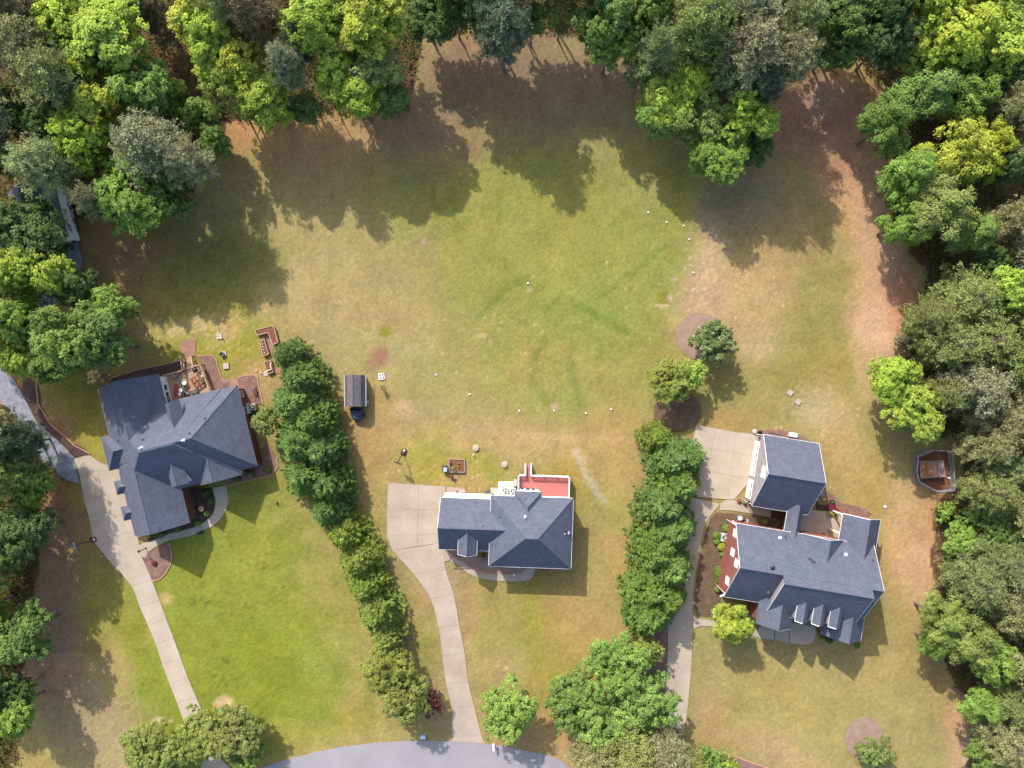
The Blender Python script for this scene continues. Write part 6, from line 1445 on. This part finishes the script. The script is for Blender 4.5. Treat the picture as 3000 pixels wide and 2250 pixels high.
# --- around the right-hand house
for x, y, l in ((2315, 1151, 'upper one of the pair of square lids in the right lawn'), (2338, 1177, 'lower one of the pair of square lids in the right lawn')):
    t = at('yard_lid', l, 'lid', x, y, 'square yard lids'); mb = MB(); mb.box(W(x, y), .75, .8, 0, .14, R(-38)); mb.build('slab', M['concrete_old'], t)
acunit(2121, 1572, 1.15, R(-9), 'big air conditioner at the large house\'s brick gable wall', 'lightgrey', h=.9); mb = MB(); mb.box(W(2139.5, 1575), .25, 1.0, 0, 1.1, R(-9)); simple('electric_cabinet', mb, M['paleblue'], 'pale blue cabinet between the air conditioner and the brick gable', 'cabinet')
mb = MB(); mb.box(W(2320, 1273), 1.05, .6, 0, .9, R(-9)); simple('chest', mb, M['white'], 'white chest against the garage\'s rear wall', 'chest')
mb = MB(); p = W(2224, 1268); mb.lathe((p.x, p.y), [(.3, 0), (.34, .45), (.24, .45), (.22, .2)], 14); simple('tub', mb, M['black'], 'black round tub at the garage\'s rear corner', 'tub')
mb = MB(); p = W(2210, 1264); mb.ball((p.x, p.y, .2), .42, .3, 8, jit=.12); simple('boulder', mb, M['stone'], 'pale boulder at the parking pad\'s rear corner', 'boulder')
for k in range(7):
    mb = MB(); a = W(2246 + k * 6, 1262 + k * 2.0); b__ = W(2256 + k * 7, 1268 + k * .8); mb.tube(a + Vector((0, 0, .14)), b__ + Vector((0, 0, .2)), .035, n=5); simple('branch', mb, M['bark_grey'], ('bare cut branch nearest the tub, behind the garage', 'second bare branch from the tub, behind the garage', 'third bare branch from the tub, behind the garage', 'middle one of the cut branches lying behind the garage', 'third bare branch from the white chest, behind the garage', 'second bare branch from the white chest, behind the garage', 'bare cut branch nearest the white chest, behind the garage')[k], 'branch', group='cut branches behind the garage')
potted('terracotta pot with a dark plant in the pointed bed by the garage', 2163, 1466, 'terracotta', .3, .4, 'brown', .2); potted('green potted plant in the pointed bed by the garage', 2179, 1472, 'darkgrey', .25, .35, 'green', .3)
potted('blue glazed pot at the big house\'s rear wall', 2165, 1516, 'paleblue', .34, .6, None); potted('small dark pot right of the blue glazed one', 2179, 1519, 'darkgrey', .22, .35, 'green', .18)
mb = MB(); p = W(2186, 1526); mb.lathe((p.x, p.y), [(.36, 0), (.34, .12), (.2, .16)], 10); simple('stepping_stone', mb, M['stone'], 'round pale stone at the big house\'s rear wall', 'stone')
potted('yellow pot, left of two at the patio\'s edge', 2428, 1502, 'yellow', .36, .5, 'fresh', .24); potted('yellow-green pot, right of two at the patio\'s edge', 2443, 1505, 'yellow', .33, .5, 'gold', .28)
potted('black pot above the plum-coloured table', 2434, 1470, 'black', .38, .5, 'green', .2)
t = at('garden_table', 'garden table under a plum-coloured cloth beside the patio', 'table', 2431, 1484); p = W(2431, 1484)
mb = MB(); mb.box(p, 1.1, .95, .70, .74, R(-12)); mb.box(p, 1.02, .87, .4, .70, R(-12)); mb.build('cloth', M['purple'], t)
for dx in (-.4, .4):
    for dy in (-.3, .3): mb = MB(); mb.box((p.x + dx, p.y + dy), .06, .06, 0, .4); mb.build('leg', M['wood_dark'], t)
potted('orange-flowered plant beside the plum-coloured table', 2447, 1489, 'terracotta', .3, .4, (.42, .07, .02), .42)
for k in range(3):
    mb = MB(); mb.prism([W(2391 + k * .6, 1476 + k * 5.2), W(2418, 1479 + k * 5.2), W(2418, 1484 + k * 5.2), W(2391, 1481 + k * 5.2)], 0, .5 - .15 * k); o = mb.build('step', M['wood_dark'])
    tag(o, ('top', 'middle', 'bottom')[k] + ' one of three dark timber steps above the patio', 'step', 'timber steps above the patio')
mb = MB(); mb.prism([W(*p) for p in [(2259, 1496), (2294, 1502), (2289, 1522), (2257, 1517)]], 0, .3); o = simple('landing', mb, M['wood_dark'], 'dark timber landing at the breezeway\'s side door', 'landing')
wk4 = setting('patio')
slabs(wk4, [((2352, 1492), (2424, 1498), (2420, 1532), (2346, 1522)), ((2424, 1498), (2500, 1512), (2494, 1548), (2420, 1532)), ((2346, 1522), (2420, 1532), (2417, 1570), (2340, 1560)), ((2420, 1532), (2494, 1548), (2486, 1592), (2417, 1570))], M['concrete'])
for k, (x, y, r, l) in enumerate(((2397, 1465, .35, 'grey rock nearest the dark steps behind the breezeway'), (2405, 1450, .42, 'largest grey rock in the shade behind the garage corner'), (2412, 1440, .3, 'grey rock furthest from the dark steps'), (2413, 1463, .28, 'tan rock right of the nearest grey one'))):
    mb = MB(); p = W(x, y); mb.ball((p.x, p.y, r * .4), r, r * .55, 7, jit=.18); simple('rock', mb, M['wood_grey'] if k < 3 else M['stone_tan'], l, 'rock', group='rocks by the patio steps')
t = at('window_box', 'planter of reddish flowers along the patio wall', 'planter', 2420, 1566); mb = MB(); mb.box(W(2420, 1567), 1.3, .3, 0, .5, R(-14)); mb.build('box', M['terracotta'], t)
p = W(2420, 1566); leafball('flowers', t, (p.x, p.y, .65), .45, 'pale', 90, .14); 
mb = MB(); p = W(2592, 1484); mb.ball((p.x, p.y, .1), .22, .14, 7, jit=.15); simple('rock', mb, M['white'], 'lone white stone in the grass right of the patio', 'stone')
mb = MB(); p = W(1506, 1681); mb.lathe((p.x, p.y - .1), [(.12, 0), (.1, .3), (.14, .36)], 8); simple('path_light', mb, M['white'], 'small white path light on the middle house\'s curved walk', 'lamp')

# --- wire pen with a plank-roofed coop
pen = at('wire_pen', 'grey wire pen with posts around bare ground at the right wood edge', 'pen', 2730, 1378)
pp = [W(*p) for p in [(2673, 1382), (2677, 1336), (2693, 1329), (2722, 1318), (2767, 1319), (2776, 1323), (2784, 1425), (2780, 1434), (2735, 1437), (2717, 1429), (2681, 1409)]]
mb = MB(); mb.prism(pp, -.05, .03); mb.build('bare_ground', M['soil'], pen)
for i, p in enumerate(pp):
    q = pp[(i + 1) % len(pp)]
    mb = MB(); mb.box(p, .09, .09, 0, 1.55); mb.build('post', M['wood_grey'], pen)
    mb = MB(); L_ = (q - p).length
    for z in (.05, .4, .75, 1.1, 1.42): mb.tube(p + Vector((0, 0, z)), q + Vector((0, 0, z)), .018 if z < 1.4 else .05, n=4)
    for k in range(int(L_ / .16)): c = p.lerp(q, (k + .5) / int(L_ / .16)); mb.tube((c.x, c.y, 0), (c.x, c.y, 1.42), .011, n=3)
    o = mb.build('wire_panel', M['galv'], pen)
coop = at('coop', 'low animal coop with a leaf-strewn plank roof inside the wire pen', 'coop', 2730, 1375)
c4 = [W(2694, 1352, 1.2), W(2763, 1350, 1.35), W(2768, 1396, 1.35), (W(2698, 1401, 1.2))]
nn = 9
for k in range(nn):
    a0, a1 = (k + .05) / nn, (k + .95) / nn
    P = [c4[0].lerp(c4[1], a0), c4[0].lerp(c4[1], a1), c4[3].lerp(c4[2], a1), c4[3].lerp(c4[2], a0)]
    dzz = rng.uniform(-.02, .02)
    mb = MB(); hi = [p + Vector((0, 0, dzz)) for p in P]; lo = [p - Vector((0, 0, .05)) for p in hi]
    mb.poly(hi[::-1]); mb.poly(lo)
    for i in range(4): mb.poly([lo[i], lo[(i + 1) % 4], hi[(i + 1) % 4], hi[i]])
    mb.build('plank', M['wood_grey' if k in (0, 4, 7, 8) else ('wood' if k % 2 else 'litter')], coop)
mb = MB()
cen = sum(c4, Vector()) / 4
mb.prism([p.lerp(cen, .08) for p in c4], 0, 1.05); mb.build('wall', M['wood_dark'], coop)
mb = MB()
for i in range(4): mb.tube(c4[i] + Vector((0, 0, .03)), c4[(i + 1) % 4] + Vector((0, 0, .03)), .05, n=4)
mb.build('roof_frame', M['wood_grey'], coop)
P = []
for _ in range(420):
    a, b__ = nr.beta(1.2, 2.2) * .62 + .03, nr.random() * .94 + .03
    p = c4[0].lerp(c4[1], a).lerp(c4[3].lerp(c4[2], a), b__); P.append((p.x, p.y, p.z + nr.uniform(.03, .10)))
me = leaf_mesh('fallen_leaves', np.array(P), nr.normal(size=(420, 3)) * .4 + np.array([0, 0, 1]), .16, .1, nr.uniform(.7, 1.3, 420), nr.uniform(0, .3, 420), 'leaf')
o = link('fallen_leaves', me, coop); o.location = -OFF[coop.name]; o.color = (.38, .2, .075, 1); o['kind'] = 'stuff'
mb = MB(); p = W(2771, 1398); mb.ball((p.x, p.y, 1.0), .14, .1, 8); mb.tube((p.x, p.y, 0), (p.x, p.y, .95), .03, n=5); simple('water_bowl', mb, M['white'], 'small white bowl on a stake at the coop\'s corner', 'bowl')

# --- beside the hidden house
t = at('wheelie_bin', 'bin with a lime green lid at the hidden house\'s corner', 'bin', 219, 703); p = W(219, 703)
mb = MB(); mb.box(p, .6, .65, 0, 1.0, R(15)); mb.build('body', M['darkgrey'], t); mb = MB(); mb.box(p, .72, .74, 1.0, 1.08, R(15)); mb.build('lid', M['lime'], t)
t = at('utility_trailer', 'grey garden cart beside the hidden house\'s pale wall', 'cart', 212, 628); p = W(212, 628)
mb = MB(); mb.box(p, 1.0, 1.6, .4, .8, R(14)); mb.build('tray', M['grey'], t)
for dx in (-.6, .6): mb = MB(); mb.tube((p.x + dx - .06, p.y, .25), (p.x + dx + .06, p.y, .25), .25, n=10); mb.build('wheel', M['black'], t)
